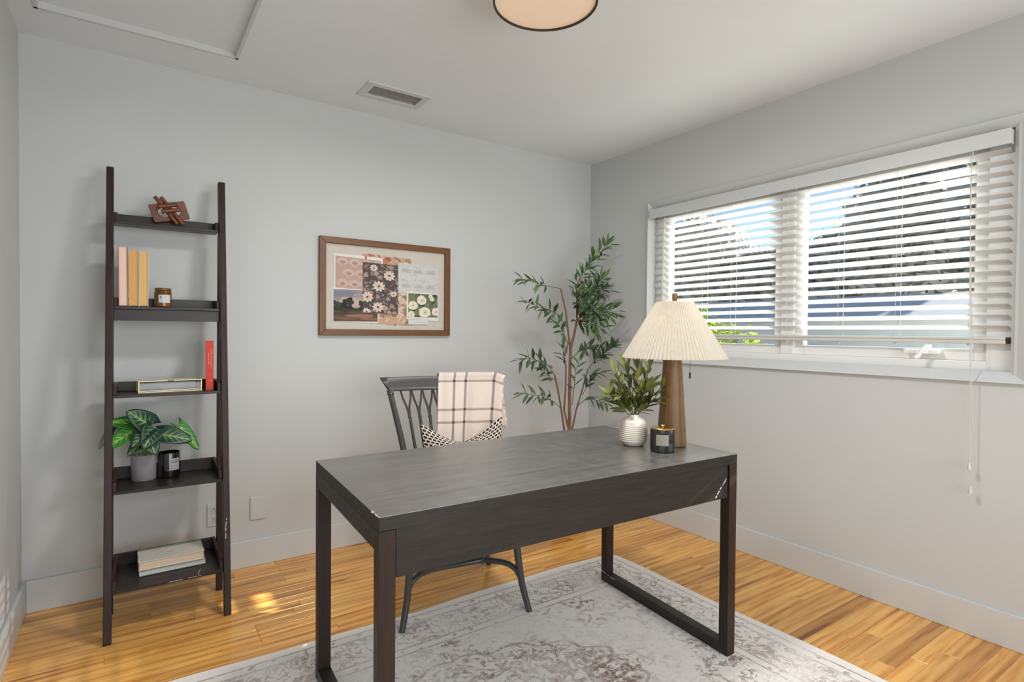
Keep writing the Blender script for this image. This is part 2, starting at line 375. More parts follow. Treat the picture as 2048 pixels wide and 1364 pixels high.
def mat_varieg(name, dark, light, vein):
    t = NT(name); uv = t.coord('UV'); s = t.n('ShaderNodeSeparateXYZ'); t.set(s.inputs[0], uv)
    u = t.math('ABSOLUTE', t.math('SUBTRACT', t.math('MULTIPLY', s.outputs[0], 2.0), 1.0)); v = s.outputs[1]
    rib = t.math('SUBTRACT', 1.0, t.math('MULTIPLY', u, 9.0), clamp=True)
    q = t.math('SINE', t.math('MULTIPLY', t.math('SUBTRACT', v, t.math('MULTIPLY', u, .45)), 34.0))
    vn = t.math('MULTIPLY', t.math('GREATER_THAN', q, .72), t.math('SUBTRACT', 1.0, t.math('MULTIPLY', u, 1.25), clamp=True))
    patch = t.math('MULTIPLY', t.math('SUBTRACT', .95, t.math('MULTIPLY', u, 1.7), clamp=True), t.noise(uv, 7, 3))
    c = t.mix(t.math('MULTIPLY', patch, 1.1, clamp=True), dark, light)
    t.base(t.mix(t.math('MULTIPLY', t.math('MAXIMUM', rib, vn), .8), c, vein)); t.pr(rough=.4); return t.m
M['arrow_dark'] = mat_varieg('dark_arrowhead_leaf', srgb(24,60,44), srgb(58,110,58), srgb(158,186,120))
M['arrow_light'] = mat_varieg('bright_arrowhead_leaf', srgb(48,124,34), srgb(96,168,48), srgb(186,210,130))
M['arrow_grey'] = mat_varieg('grey_arrowhead_leaf', srgb(120,120,122), srgb(146,146,146), srgb(170,170,168))
def mat_print():
    t = NT('printed_paper'); a = t.n('ShaderNodeAttribute', attribute_name='Col')
    n = t.noise(t.coord(), 160, 2); t.base(t.mix(.12, a.outputs[0], t.ramp(n, [(.35, (.5,.5,.5)), (.65, (.62,.6,.58))]), 'OVERLAY')); t.pr(rough=.85); return t.m
M['print'] = mat_print()
def mat_plaid():
    t = NT('plaid_wool'); uv = t.coord('UV'); s = t.n('ShaderNodeSeparateXYZ'); t.set(s.inputs[0], uv); u, v = s.outputs[0], s.outputs[1]
    def stripe(x, c, h):
        return t.math('LESS_THAN', t.math('ABSOLUTE', t.math('SUBTRACT', x, c)), h)
    su = t.math('MAXIMUM', stripe(u, .245, .020), t.math('MAXIMUM', stripe(u, .425, .020), stripe(u, .86, .020)))
    sv = None
    for c in (-.05, -.2, -.265, .14, .21): sv = stripe(v, c, .0062) if sv is None else t.math('MAXIMUM', sv, stripe(v, c, .0062))
    wv = t.noise(t.map(uv, (260, 260, 1)), 1, 1)
    base = t.mix(t.noise(uv, 4, 2), srgb(216,198,184), srgb(226,213,202))
    fac = t.math('ADD', t.math('MULTIPLY', su, .62), t.math('MULTIPLY', sv, .52), clamp=True)
    fac = t.math('MULTIPLY', fac, t.math('ADD', .75, t.math('MULTIPLY', wv, .4)), clamp=True)
    t.base(t.mix(fac, base, srgb(52,46,42))); t.pr(rough=.95, sheen=.3, spec=.1); t.bump(wv, .25, .001); return t.m
M['plaid'] = mat_plaid()
def mat_cushion():
    t = NT('black_cream_weave'); uv = t.coord('UV'); br = t.n('ShaderNodeTexBrick'); t.set(br.inputs['Vector'], t.map(uv, (1, 1, 1)))
    br.offset = .5; br.inputs['Color1'].default_value = (*srgb(40,37,34), 1); br.inputs['Color2'].default_value = (*srgb(58,52,46), 1); br.inputs['Mortar'].default_value = (*srgb(222,212,196), 1)
    br.inputs['Scale'].default_value = 1.0; br.inputs['Mortar Size'].default_value = .0072; br.inputs['Mortar Smooth'].default_value = .2; br.inputs['Brick Width'].default_value = .050; br.inputs['Row Height'].default_value = .040
    t.base(br.outputs[0]); t.pr(rough=.95, spec=.1); t.bump(br.outputs[1], .4, .002); return t.m
M['cushion'] = mat_cushion()
def mat_emit(name, c, base, strength):
    t = NT(name); t.base(t.ramp(t.noise(t.coord(), 6, 2), [(.3, base), (.7, tuple(min(1, x*1.03) for x in base))])); t.pr(rough=.6, emc=(*c, 1), ems=strength); return t.m
M['diffuser'] = mat_emit('lamp_diffuser', srgb(255,226,196), srgb(226,200,174), .16)
M['bulb'] = mat_emit('lamp_bulb', srgb(255,236,208), (.9,.9,.88), 2.0)
M['concrete'] = plain('patio_concrete', srgb(196,190,180), .9, .1, 2)
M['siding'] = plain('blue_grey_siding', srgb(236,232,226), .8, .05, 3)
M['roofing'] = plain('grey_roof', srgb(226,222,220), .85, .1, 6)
M['trunk_out'] = plain('garden_trunk', srgb(70,60,52), .9, .2, 6)
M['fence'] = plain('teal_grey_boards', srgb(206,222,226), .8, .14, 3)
M['pane_far'] = plain('far_window_pane', srgb(70,84,100), .15, .1, 3)

# ------------------------------------------------------------------ room shell
XL, XR, YB, YF, H = -0.380, 2.812, 3.106, -1.25, 2.44
# ceiling with the attic hatch and the vent opening cut into it
hx0, hx1, hy0, hy1 = -0.300, 0.410, 2.05, 2.830
vx0, vx1, vy0, vy1 = 1.010, 1.285, 2.725, 2.850
xs = sorted([XL-.15, hx0, hx1, vx0, vx1, XR+.15]); ys = sorted([YF-.15, hy0, hy1, vy0, vy1, YB+.15])
def inh(i, j, a, b, c, d): return xs[i] >= a-1e-6 and xs[i+1] <= b+1e-6 and ys[j] >= c-1e-6 and ys[j+1] <= d+1e-6
holes = {(i, j) for i in range(5) for j in range(5) if inh(i, j, hx0, hx1, hy0, hy1) or inh(i, j, vx0, vx1, vy0, vy1)}
ceil = slab(xs, ys, holes, lambda a, b, c: (a, b, H + .12*c)).build('ceiling', M['ceil']); tag(ceil, kind='structure', label='pale grey painted flat ceiling of the room', cat='ceiling')
G().box(hx0+.004, hx1-.004, hy0+.004, hy1-.004, H+.022, H+.045).build('hatch_panel', M['ceil'], ceil)
for a in ((hx0-.001, hx0+.012, hy0, hy1), (hx1-.012, hx1+.001, hy0, hy1), (hx0-.001, hx1+.001, hy1-.012, hy1+.0015), (hx0, hx1, hy0-.001, hy0+.012)):
    G().box(a[0], a[1], a[2], a[3], H-.004, H+.022).build('hatch_trim', M['trim'], ceil)

# walls
def wall(name, g, label): return tag(g.build(name, M['wall']), label, 'wall', kind='structure')
wall('wall_back', G().box(XL-.12, XR+.12, YB, YB+.12, 0, H), 'plain pale grey wall behind the ladder shelf and picture')
wall('wall_left', G().box(XL-.12, XL, YF-.12, YB, 0, H), 'plain pale grey wall at the left edge of view')
wy0, wy1, wz0, wz1 = .690, 2.520, 1.045, 2.030
wall('wall_right', slab([YF-.12, wy0, wy1, YB], [0, wz0, wz1, H], {(1, 1)}, lambda a, b, c: (XR + .12*c, a, b)), 'pale grey wall holding the wide window')
bx0, bx1, bz0, bz1 = -.05, 2.45, .12, 2.12
wall('wall_front', slab([XL, bx0, bx1, XR], [0, bz0, bz1, H], {(1, 1)}, lambda a, b, c: (a, YF - .12*c, b)), 'pale grey wall behind the viewpoint')
# unseen window, added behind the viewpoint as a source for the fill light
w2 = thing('added_window', 'tall white framed window in the wall behind the viewpoint', 'window', (1.1, YF, bz0)); tag(w2, kind='structure')
for a in ((bx0, bx0+.05, bz0, bz1), (bx1-.05, bx1, bz0, bz1), (bx0, bx1, bz0, bz0+.05), (bx0, bx1, bz1-.05, bz1), (1.175, 1.225, bz0, bz1)):
    G().box(a[0], a[1], YF-.08, YF-.03, a[2], a[3]).build('window_frame', M['vinyl'], w2)
G().box(bx0, bx1, YF-.06, YF-.055, bz0, bz1).build('glass_pane', M['glass'], w2)
# baseboards
BH, BT = .137, .015
def board(name, g, label): return tag(g.build(name, M['trim'], bevel=.003), label, 'baseboard', kind='structure')
board('baseboard_back', G().box(XL+BT, XR-BT, YB-BT, YB, 0, BH), 'tall white baseboard along the picture wall')
board('baseboard_left', G().box(XL, XL+BT, YF, YB, 0, BH), 'tall white baseboard along the left wall')
board('baseboard_right', G().box(XR-BT, XR, YF, YB, 0, BH), 'tall white baseboard below the wide window')

# floor: base + strips running along X
floor = G().box(XL-.1, XR+.1, YF-.1, YB+.1, -.08, -.012).build('floor', M['dark']); tag(floor, 'honey coloured oak strip floor', 'floor', kind='structure')
PW, PT = .0572, .012
lens = [.52, .66, .78, .9, 1.05, 1.25]; pm = {}
def plank_mesh(L):
    k = round(L, 3)
    if k not in pm:
        g = G(); b = .0008; x0, x1, y0, y1 = .0004, L-.0004, .0003, PW-.0003
        g.add([(x0,y0,0),(x1,y0,0),(x1,y1,0),(x0,y1,0),(x0,y0,PT-b),(x1,y0,PT-b),(x1,y1,PT-b),(x0,y1,PT-b),(x0+b,y0+b,PT),(x1-b,y0+b,PT),(x1-b,y1-b,PT),(x0+b,y1-b,PT)],
              [(0,1,5,4),(1,2,6,5),(2,3,7,6),(3,0,4,7),(4,5,9,8),(5,6,10,9),(6,7,11,10),(7,4,8,11),(8,9,10,11)])
        pm[k] = g.mesh('plank', M['floor'])
    return pm[k]
rp = random.Random(3); y = YB - .002
far = G()
while y > YF:
    x = XL; first = True
    while x < XR - .001:
        L = rp.choice(lens)
        if first: L = rp.choice([.3, .45, .6, .8, 1.0]); first = False
        if XR - x - L < .22: L = XR - x
        if y - PW > .55: share('plank', plank_mesh(L), floor, Matrix.Translation((x, y-PW, -.012)))
        else: far.box(x+.0004, x+L-.0004, y-PW+.0003, y-.0003, -.012, 0)
        x += L
    y -= PW
tag(far.build('planks_near_viewpoint', M['floor'], floor), kind='stuff')

# ------------------------------------------------------------------ window in the right wall
win = thing('window_1', 'wide white two pane window with splayed casing and crank', 'window', (XR, (wy0+wy1)/2, wz0)); tag(win, kind='structure')
oy0, oy1, oz0, oz1 = .640, 2.530, 1.026, 2.052            # outside of the casing
iy0, iy1, iz0, iz1 = .703, 2.508, 1.068, 2.016            # inside of the casing
def casing(p, q):                                          # p outer edge pair, q inner edge pair (y,z)
    g = G(); (a, b), (c, d) = p, q
    g.add([(XR, *a), (XR, *b), (XR-.022, *b), (XR-.022, *a), (XR+.03, *c), (XR+.03, *d), (XR+.012, *d), (XR+.012, *c)],
          [(0,1,2,3),(3,2,6,7),(7,6,5,4),(4,5,1,0),(0,3,7,4),(1,5,6,2)])
    return g.build('casing', M['trim'], win)
A = [(oy0, oz0), (oy1, oz0), (oy1, oz1), (oy0, oz1)]; B = [(iy0, iz0), (iy1, iz0), (iy1, iz1), (iy0, iz1)]
for i in range(4): casing((A[i], A[(i+1) % 4]), (B[i], B[(i+1) % 4]))
for a in ((wy0, wy0+.10, wz0, wz1), (wy1-.07, wy1, wz0, wz1), (wy0+.1, wy1-.07, wz0, 1.105), (wy0+.1, wy1-.07, 1.975, wz1), (1.585, 1.655, 1.105, 1.975)):
    G().box(XR+.045, XR+.115, a[0], a[1], a[2], a[3]).build('window_frame', M['vinyl'], win, bevel=.003)
for (a, b) in ((.79, 1.585), (1.655, 2.45)):
    s = .045 if a < 1 else .042
    sash = G().box(XR+.06, XR+.10, a, a+s, 1.105, 1.975).box(XR+.06, XR+.10, b-s, b, 1.105, 1.975).box(XR+.06, XR+.10, a+s, b-s, 1.105, 1.153).box(XR+.06, XR+.10, a+s, b-s, 1.935, 1.975).build('sash', M['vinyl'], win, bevel=.003)
    G().box(XR+.082, XR+.086, a+s-.004, b-s+.004, 1.149, 1.939).build('glass_pane', M['glass'], sash)
ck = G().box(XR+.012, XR+.05, .94, 1.07, 1.128, 1.148).build('crank_base', M['vinyl'], win, bevel=.004)
G().tube([(XR+.02, .975, 1.165), (XR+.0, .975, 1.163), (XR-.012, .99, 1.145), (XR-.014, 1.005, 1.118)], [.011, .011, .010, .009], 8).build('crank_handle', M['vinyl'], ck, smooth=True)
G().tube([(XR-.014, 1.002, 1.118), (XR-.032, 1.012, 1.113)], .0085, 8).build('crank_knob', M['vinyl'], ck, smooth=True)

# ------------------------------------------------------------------ blind
bl = thing('window_blind', 'white horizontal slatted blind hanging half open in the window', 'blind', (XR+.03, 1.6, 1.17))
G().box(XR-.030, XR-.022, .706, 2.512, 1.946, 2.006).box(XR-.022, XR+.006, .706, .713, 1.948, 2.004).box(XR-.022, XR+.006, 2.500, 2.507, 1.948, 2.004).build('valance', M['trim'], bl, bevel=.002)
G().box(XR+.006, XR+.05, .72, 2.497, 1.962, 2.006).build('head_rail', M['vinyl'], bl)
SLX, TILT, SW = XR+.030, R(18.5), .050
g = G(); n = 4; pr = []
for k in range(n+1):
    q = -SW/2 + SW*k/n; bow = .0028*(1-(2*q/SW)**2); pr.append((q, bow))
for (sgn, th) in ((1, .0013), (-1, -.0013)):
    pass
sec = [(q, b+.0013) for q, b in pr] + [(q, b-.0013) for q, b in pr[::-1]]
def sl_pt(q, b):                                           # room edge (q<0) sits higher
    return (q*math.cos(TILT) + b*math.sin(TILT), -q*math.sin(TILT) + b*math.cos(TILT))
poly = [(sl_pt(q, b)[0], 0, sl_pt(q, b)[1]) for q, b in sec]
slat_me = G().prism(poly, (0, 1.784, 0)).mesh('slat', M['slat'])
NS = 17; pitch_z = (1.930-1.243)/(NS-1)
for k in range(NS): share('slat', slat_me, bl, Matrix.Translation((SLX, .716, 1.243 + pitch_z*k)))
rail = G().box(SLX-.026, SLX+.026, .718, 2.498, 1.176, 1.192).box(SLX-.024, SLX+.024, .718, 2.498, 1.192, 1.204).build('bottom_rail', M['cord'], bl, bevel=.004)
for yy in (.70+.012, 2.499): G().box(SLX-.024, SLX+.024, yy, yy+.006, 1.178, 1.203).build('rail_cap', M['bronze'] if yy < 1 else M['cord'], rail)
for yy in (.835, 1.10, 1.345, 1.60, 1.93, 2.12, 2.38):
    g = G()
    g.tube([(SLX-.0265, yy, 1.196), (SLX-.0265, yy, 1.95)], .0009, 5).tube([(SLX+.0265, yy, 1.196), (SLX+.0265, yy, 1.95)], .0009, 5)
    g.build('ladder_cord', M['cord'], bl)
    G().lathe([(.007, 0), (.009, .004), (.007, .008)], (SLX-.012, yy, 1.168), 10).build('cord_plug', M['cord'], rail)
CX = XR-.042
pc = G().tube([(XR-.016, .826, 1.945), (CX+.012, .826, 1.9), (CX, .822, 1.6), (CX, .815, 1.2), (CX, .813, 1.02), (CX, .812, .83), (CX, .810, .70)], .0016, 6).build('pull_cord', M['cord'], bl)
G().tube([(XR-.016, .834, 1.945), (CX+.012, .832, 1.9), (CX+.004, .812, 1.2), (CX+.004, .806, .9), (CX+.004, .806, .60)], .0011, 6).build('pull_cord', M['cord'], bl)
G().lathe([(.003, .03), (.005, .02), (.0085, .006), (.008, 0)][::-1], (CX, .810, .672), 12).build('tassel', M['acrylic'], pc, smooth=True)
G().lathe([(.003, .03), (.005, .02), (.0085, .006), (.008, 0)][::-1], (CX+.004, .806, .578), 12).build('tassel', M['acrylic'], pc, smooth=True)
G().tube([(XR-.004, 2.40, 1.945), (XR-.010, 2.405, 1.90), (XR-.012, 2.41, 1.5), (XR-.012, 2.415, 1.25)], .0035, 8).build('tilt_wand', M['cord'], bl, smooth=True)

# ------------------------------------------------------------------ ceiling vent and light
vt = thing('ceiling_vent', 'small rectangular louvred air vent in the ceiling', 'vent', (1.147, 2.787, H))
a0, a1, b0, b1 = .974, 1.317, 2.692, 2.882
for q in ((a0, a1, b0, vy0+.004), (a0, a1, vy1-.004, b1), (a0, vx0+.004, vy0+.004, vy1-.004), (vx1-.004, a1, vy0+.004, vy1-.004)):
    G().box(*q, H-.007, H+.001).build('vent_frame', M['trim'], vt, bevel=.002)
G().box(vx0, vx1, vy0, vy1, H+.07, H+.075).build('duct', M['dark'], vt)
lm = G().hexa([(vx0+.006, -.006, .010), (vx1-.006, -.006, .010), (vx1-.006, .008, -.005), (vx0+.006, .008, -.005), (vx0+.006, -.004, .012), (vx1-.006, -.004, .012), (vx1-.006, .010, -.003), (vx0+.006, .010, -.003)]).mesh('louvre', M['metalgrey'])
for k in range(4): share('louvre', lm, vt, Matrix.Translation((0, 2.741 + .030*k, H+.006)))
cl = thing('ceiling_light', 'round flush ceiling light with bronze rim and peach diffuser', 'light', (1.14, 1.49, H))
cc = (1.14, 1.49, 0); n = 56
G().lathe([(.166, 2.305), (.171, 2.30), (.1725, 2.31), (.1725, 2.42), (.168, 2.424), (.166, 2.41), (.166, 2.306)], cc, n, cap=False).build('drum_shade', plain('linen_drum', srgb(214,206,192), .8, .03, 90), cl, smooth=True)
G().lathe([(.167, 2.303), (.1675, 2.297), (.1735, 2.297), (.174, 2.309), (.1735, 2.313)], cc, n, cap=False).build('rim', M['bronze'], cl, smooth=True)
G().lathe([(.0, 2.304), (.08, 2.303), (.167, 2.305), (.167, 2.311), (.0, 2.311)], cc, n, cap=False).build('diffuser', M['diffuser'], cl, smooth=True)
G().lathe([(.06, 2.42), (.065, 2.425), (.065, 2.44)], cc, 24).build('canopy', M['bronze'], cl, smooth=True)
pl = bpy.data.lights.new('ceiling_light_lamp', 'AREA'); po = bpy.data.objects.new('ceiling_light_lamp', pl); COL.objects.link(po)
pl.shape = 'DISK'; pl.size = .3; pl.energy = CEIL_W; pl.color = (1, .975, .95); po.parent = cl; po.location = (0, 0, 2.294-H)

# ------------------------------------------------------------------ wall plates
op = thing('wall_outlet', 'white duplex electrical outlet behind the ladder shelf', 'outlet', (.350, YB, .293))
G().box(.312, .388, YB-.006, YB, .237, .350).build('cover_plate', M['white'], op, bevel=.002)
for zc in (.270, .317):
    s = G().box(.333, .367, YB-.0085, YB-.005, zc-.017, zc+.017).build('socket', M['white'], op, bevel=.004)
    for dx in (-.007, .007): G().box(.35+dx-.0012, .35+dx+.0012, YB-.0092, YB-.0084, zc-.001, zc+.008).build('slot', M['dark'], s)
    G().box(.3475, .3525, YB-.0092, YB-.0084, zc-.011, zc-.006).build('ground_hole', M['dark'], s)
bp = thing('blank_plate', 'blank white wall plate right of the ladder shelf', 'wall plate', (.543, YB, .294))
G().box(.505, .581, YB-.008, YB, .235, .353).build('cover_plate', M['white'], bp, bevel=.003)
G().box(.512, .574, YB-.0095, YB-.0075, .242, .346).build('insert', M['white'], bp, bevel=.001)

# ------------------------------------------------------------------ rug
RX0, RX1, RY0, RY1, RT = -.255, 2.172, .675, 2.205, .008
g = G(); pts = []
def rug_edge():
    out = []; rc = .05
    for (cx, cy, a0) in ((RX1-rc, RY1-rc, 0), (RX0+rc, RY1-rc, 90), (RX0+rc, RY0+rc, 180), (RX1-rc, RY0+rc, 270)):
        for k in range(7):
            a = R(a0 + 15*k); out.append((cx+rc*math.cos(a), cy+rc*math.sin(a)))
    res = []
    for i, p in enumerate(out):
        q = out[(i+1) % len(out)]; L = math.hypot(q[0]-p[0], q[1]-p[1]); n = max(1, int(L/.08))
        for k in range(n): res.append((lerp(p[0], q[0], k/n), lerp(p[1], q[1], k/n)))
    return [(x + .006*math.sin(y*7.1), y + .010*math.sin(x*4.2+1.0) + .004*math.sin(x*11)) for x, y in res]
ed = rug_edge(); cx, cy = (RX0+RX1)/2, (RY0+RY1)/2
inner = [(cx+(x-cx)*.997, cy+(y-cy)*.995) for x, y in ed]; n = len(ed)
g.add([(x, y, .0005) for x, y in ed] + [(x, y, RT*.55) for x, y in ed] + [(x, y, RT) for x, y in inner],
      [(i, (i+1) % n, n+(i+1) % n, n+i) for i in range(n)] + [(n+i, n+(i+1) % n, 2*n+(i+1) % n, 2*n+i) for i in range(n)] + [tuple(2*n+i for i in range(n)), tuple(range(n))[::-1]])
rug = g.build('area_rug', M['rug']); tag(rug, 'pale distressed oriental area rug with faded mauve pattern under the desk', 'rug')

# ------------------------------------------------------------------ desk
DW, DD = 1.395, .700
P00, P10, P01, P11 = V(.492, 1.282, 0), V(1.872, 1.245, 0), V(.529, 1.968, 0), V(1.935, 1.985, 0)
def D(s, t, z):
    a, b = s/DW, t/DD; p = P00*(1-a)*(1-b) + P10*a*(1-b) + P01*(1-a)*b + P11*a*b; return (p.x, p.y, z)
def dbox(s0, s1, t0, t1, z0, z1): return G().hexa([D(s0,t0,z0), D(s1,t0,z0), D(s1,t1,z0), D(s0,t1,z0), D(s0,t0,z1), D(s1,t0,z1), D(s1,t1,z1), D(s0,t1,z1)])
dk = thing('writing_desk', 'long black stained wood writing desk with sled legs', 'desk', (1.21, 1.62, RT))
ZT, ZS, ZR, LW, LD = .760, .725, .672, .044, .038
Z0 = RT + .0005
top = dbox(0, DW, 0, DD, ZS, ZT).build('desktop', M['desk_x'], dk, bevel=.0015)
top.data.materials.append(M['desk_top']); top.data.polygons[1].material_index = 1
dbox(LW+.002, DW-LW-.006, .004, .024, .603, ZS-.001).build('front_panel', M['desk_x'], dk, bevel=.001)
dbox(LW+.002, DW-LW-.002, DD-.028, DD-.008, .640, ZS-.001).build('back_rail', M['desk_x'], dk, bevel=.001)
for s0 in (0.0, DW-LW):
    s1 = s0+LW
    def pr_(poly): return G().prism([D(s0, t, z) for t, z in poly], Vector(D(s1, .3, 0))-Vector(D(s0, .3, 0)))
    pr_([(0, Z0), (LD, Z0+.04), (LD, ZR+.012), (0, ZS-.0008)]).build('leg', M['desk_z'], dk, bevel=.001)
    pr_([(DD-LD, Z0+.04), (DD, Z0), (DD, ZS-.0008), (DD-LD, ZR+.012)]).build('leg', M['desk_z'], dk, bevel=.001)
    pr_([(.0005, ZS-.0004), (LD+.0005, ZR+.012), (LD+.0005, ZR), (DD-LD-.0005, ZR), (DD-LD-.0005, ZR+.012), (DD-.0005, ZS-.0004)]).build('side_rail', M['desk_y'], dk, bevel=.001)
    pr_([(.0006, Z0), (DD-.0006, Z0), (DD-LD-.0004, Z0+.0395), (LD+.0004, Z0+.0395)]).build('foot_rail', M['desk_y'], dk, bevel=.001)
# scrapes on the desk
def scrape(name, pts, wdt, nrm, parent, rnd=random.Random(5)):
    g = G(); nrm = Vector(nrm).normalized()
    for i in range(len(pts)-1):
        a, b = Vector(pts[i]), Vector(pts[i+1]); t = (b-a).normalized(); sd = t.cross(nrm)*wdt; k = 7
        for j in range(k):
            if rnd.random() < .18: continue
            p, q = a.lerp(b, j/k), a.lerp(b, (j+.85)/k); w0, w1 = rnd.uniform(.3, 1.1), rnd.uniform(.3, 1.1)
            g.add([p+sd*w0+nrm*.0006, p-sd*w0+nrm*.0006, q-sd*w1+nrm*.0006, q+sd*w1+nrm*.0006], [(0,1,2,3)])
    return tag(g.build(name, M['scuff'], parent), 'pale scraped mark')
def fp(s, z): p = D(s, .0036, z); return V(*p)
scrape('scuff', [fp(1.275, .612), fp(1.30, .640), fp(1.33, .668), fp(1.336, .675)], .0035, (0, -1, 0), dk)
scrape('scuff', [D(.002, .001, ZT-.0005), D(.001, .06, ZT-.0005)], .003, (-.5, 0, 1), dk)
scrape('scuff', [V(*D(DW-LW-.0008, DD-.002, Z0+.0485)), V(*D(DW-LW-.0008, DD-.04, Z0+.0420)), V(*D(DW-LW-.0008, DD-.10, Z0+.0385))], .0025, (-1, 0, .2), dk)

# ------------------------------------------------------------------ ladder shelf
ls = thing('ladder_shelf', 'tall dark espresso wood ladder shelf with five trays', 'shelf', (.137, 2.78, 0))
def yr(z): return 2.61 + .19*z
def yb(z): return 2.930 + .05*z
ZTOP = 1.905
for (xa, xb, xc, xd) in ((-.088, -.061, -.081, -.0545), (.3275, .3535, .347, .375)):
    za = 0.0
    G().hexa([(xa, yr(0), za), (xb, yr(0), za), (xb, yr(0)+.042, za), (xa, yr(0)+.042, za), (xc, yr(ZTOP), ZTOP), (xd, yr(ZTOP), ZTOP), (xd, yr(ZTOP)+.042, ZTOP), (xc, yr(ZTOP)+.042, ZTOP)]).build('rail', M['ladder'], ls, bevel=.0025)
    f = lambda z, o: 2.887 + .045*z + o
    zt = 1.655
    xe, xf = lerp(xa, xc, zt/ZTOP), lerp(xb, xd, zt/ZTOP)
    G().hexa([(xa, f(0,0), 0), (xb, f(0,0), 0), (xb, f(0,.03), 0), (xa, f(0,.03), 0), (xe, f(zt,0), zt), (xf, f(zt,0), zt), (xf, f(zt,.03), zt), (xe, f(zt,.03), zt)]).build('rear_post', M['ladder'], ls, bevel=.002)
SZ = [1.672, 1.304, .936, .556, .184]
for k, zz in enumerate(SZ):
    x0 = lerp(-.0605, -.054, zz/ZTOP); x1 = lerp(.327, .3465, zz/ZTOP); y0, y1 = yr(zz)+.010, yb(zz)
    sh = G().box(x0, x1, y0, y1+.012, zz-.012, zz).build('tray', M['ladder_x'], ls, bevel=.0015)
    bh = .041 if k < 3 else .052
    G().box(x0+.0135, x1-.0135, y1, y1+.012, zz, zz+bh).build('back_board', M['ladder_x'], sh, bevel=.0015)
    for (a, b) in ((x0, x0+.013), (x1-.013, x1)):
        G().hexa([(a, y0+.004, zz), (b, y0+.004, zz), (b, y1+.012, zz), (a, y1+.012, zz), (a, y0+.008, zz+.036), (b, y0+.008, zz+.036), (b, y1+.012, zz+bh), (a, y1+.012, zz+bh)]).build('side_board', M['ladder'], sh, bevel=.0015)
    if k == 1: G().box(x0+.002, x1-.002, y0+.012, y0+.030, zz-.060, zz-.0125).build('apron', M['ladder_x'], ls, bevel=.001)
scrape('scuff', [(.345, yr(.395)-.0005, .395), (.340, yr(.36)-.0005, .36), (.3395, yr(.31)-.0005, .31)], .0018, (0, -1, 0), ls)
scrape('scuff', [(.235, 2.651, .1838), (.24, 2.69, .1842), (.25, 2.72, .1842)], .0014, (0, 0, 1), ls)
scrape('scuff', [(.13, yr(.178)+.0098, .178), (.25, yr(.178)+.0098, .179)], .0012, (0, -1, .3), ls)

# wooden knot on the top tray
kn = thing('knot_sculpture', 'reddish brown wooden interlocking knot on the top tray', 'ornament', (.15, 2.982, SZ[0]))
def link(c, ax, ay, hw, hh, sw, sh, th):                   # flat slotted plate: centre, two axes, half sizes, slot half sizes
    ax, ay = Vector(ax).normalized(), Vector(ay).normalized(); nz = ax.cross(ay); c = Vector(c); n = 112
    def outer(a):
        ca, sa = math.cos(a), math.sin(a); e = 44.0
        k = (abs(ca/hw)**e + abs(sa/hh)**e)**(-1/e); return ca*k, sa*k
    def slot(a):
        ca, sa = math.cos(a), math.sin(a); d = sw - sh
        x = sh*ca + (d if ca > 0 else -d); return x, sh*sa
    g = G(); vs = []
    for sgn in (-1, 1):
        for fn in (outer, slot):
            for j in range(n):
                x, y_ = fn(2*math.pi*(j+.5)/n); vs.append(c + ax*x + ay*y_ + nz*(sgn*th))
    fs = []
    for j in range(n):
        k = (j+1) % n
        fs += [(j, n+j, n+k, k), (2*n+j, 2*n+k, 3*n+k, 3*n+j), (j, k, 2*n+k, 2*n+j), (n+j, 3*n+j, 3*n+k, n+k)]
    return g.add(vs, fs)
kc = V(.150, 2.982, 1.745)
ku, kv = V(.97, 0, .24), V(-.30, 0, .955)
link((kc.x, 2.982, 1.7395), ku, kv,   .071, .041, .045, .021, .0085).build('plate_link', M['knot'], kn, smooth=True, bevel=.002)
# tall bar pair crossing diagonally, and short bar pair lying across
for dx in (-.0125, .0105):
    a, b = V(.104+dx+.002, 2.966, 1.799), V(.193+dx, 2.962, 1.684)
    G().tube([a, b], .0085, 14).build('diagonal_bar', M['knot'], kn, smooth=True, bevel=.002)
for dz in (-.0105, .0105):
    a, b = V(.112-dz*.5, 2.943, 1.741+dz), V(.185-dz*.5, 2.943, 1.759+dz)
    G().tube([a, b], .0088, 14).build('cross_bar', M['knot'], kn, smooth=True, bevel=.002)

# three books standing on the second tray, page edges to the front
def standing_book(label, x0, x1, z0, hgt, y0, dep, cover, paper, tilt=0.0, cv=.003):
    b = thing('book', label, 'book', ((x0+x1)/2, y0+dep/2, z0), 0, 'books standing on the second tray')
    sh = lambda z: tilt*(z-z0)
    def bx(a, b_, y_0, y_1, za, zb): return G().hexa([(a+sh(za), y_0, za), (b_+sh(za), y_0, za), (b_+sh(za), y_1, za), (a+sh(za), y_1, za), (a+sh(zb), y_0, zb), (b_+sh(zb), y_0, zb), (b_+sh(zb), y_1, zb), (a+sh(zb), y_1, zb)])
    bx(x0+cv, x1-cv, y0+.004, y0+dep-.004, z0+.003, z0+hgt-.004).build('page_block', paper, b)
    bx(x0, x0+cv, y0, y0+dep, z0, z0+hgt).build('cover', cover, b, bevel=.0006)
    bx(x1-cv, x1, y0, y0+dep, z0, z0+hgt).build('cover', cover, b, bevel=.0006)
    bx(x0+cv, x1-cv, y0+dep-.0038, y0+dep-.0002, z0, z0+hgt).build('spine', cover, b)
    return b
zb = SZ[1]; yb0 = yr(zb)+.018; dep = yb(zb)-yb0-.001
standing_book('book with coral covers and cream page edges beside the left rail', -.0385, -.0045, zb, .252, yb0, dep, M['coral'], M['pg_cream'], -.006)
standing_book('book with deep yellow page edges standing between two others', -.0035, .0315, zb, .242, yb0, dep, M['mint'], M['pg_yellow'], .004, .0018)
standing_book('book with tan page edges and white covers nearest the amber jar', .0325, .0665, zb, .240, yb0, dep, M['ivory'], M['pg_tan'], .010, .0022)
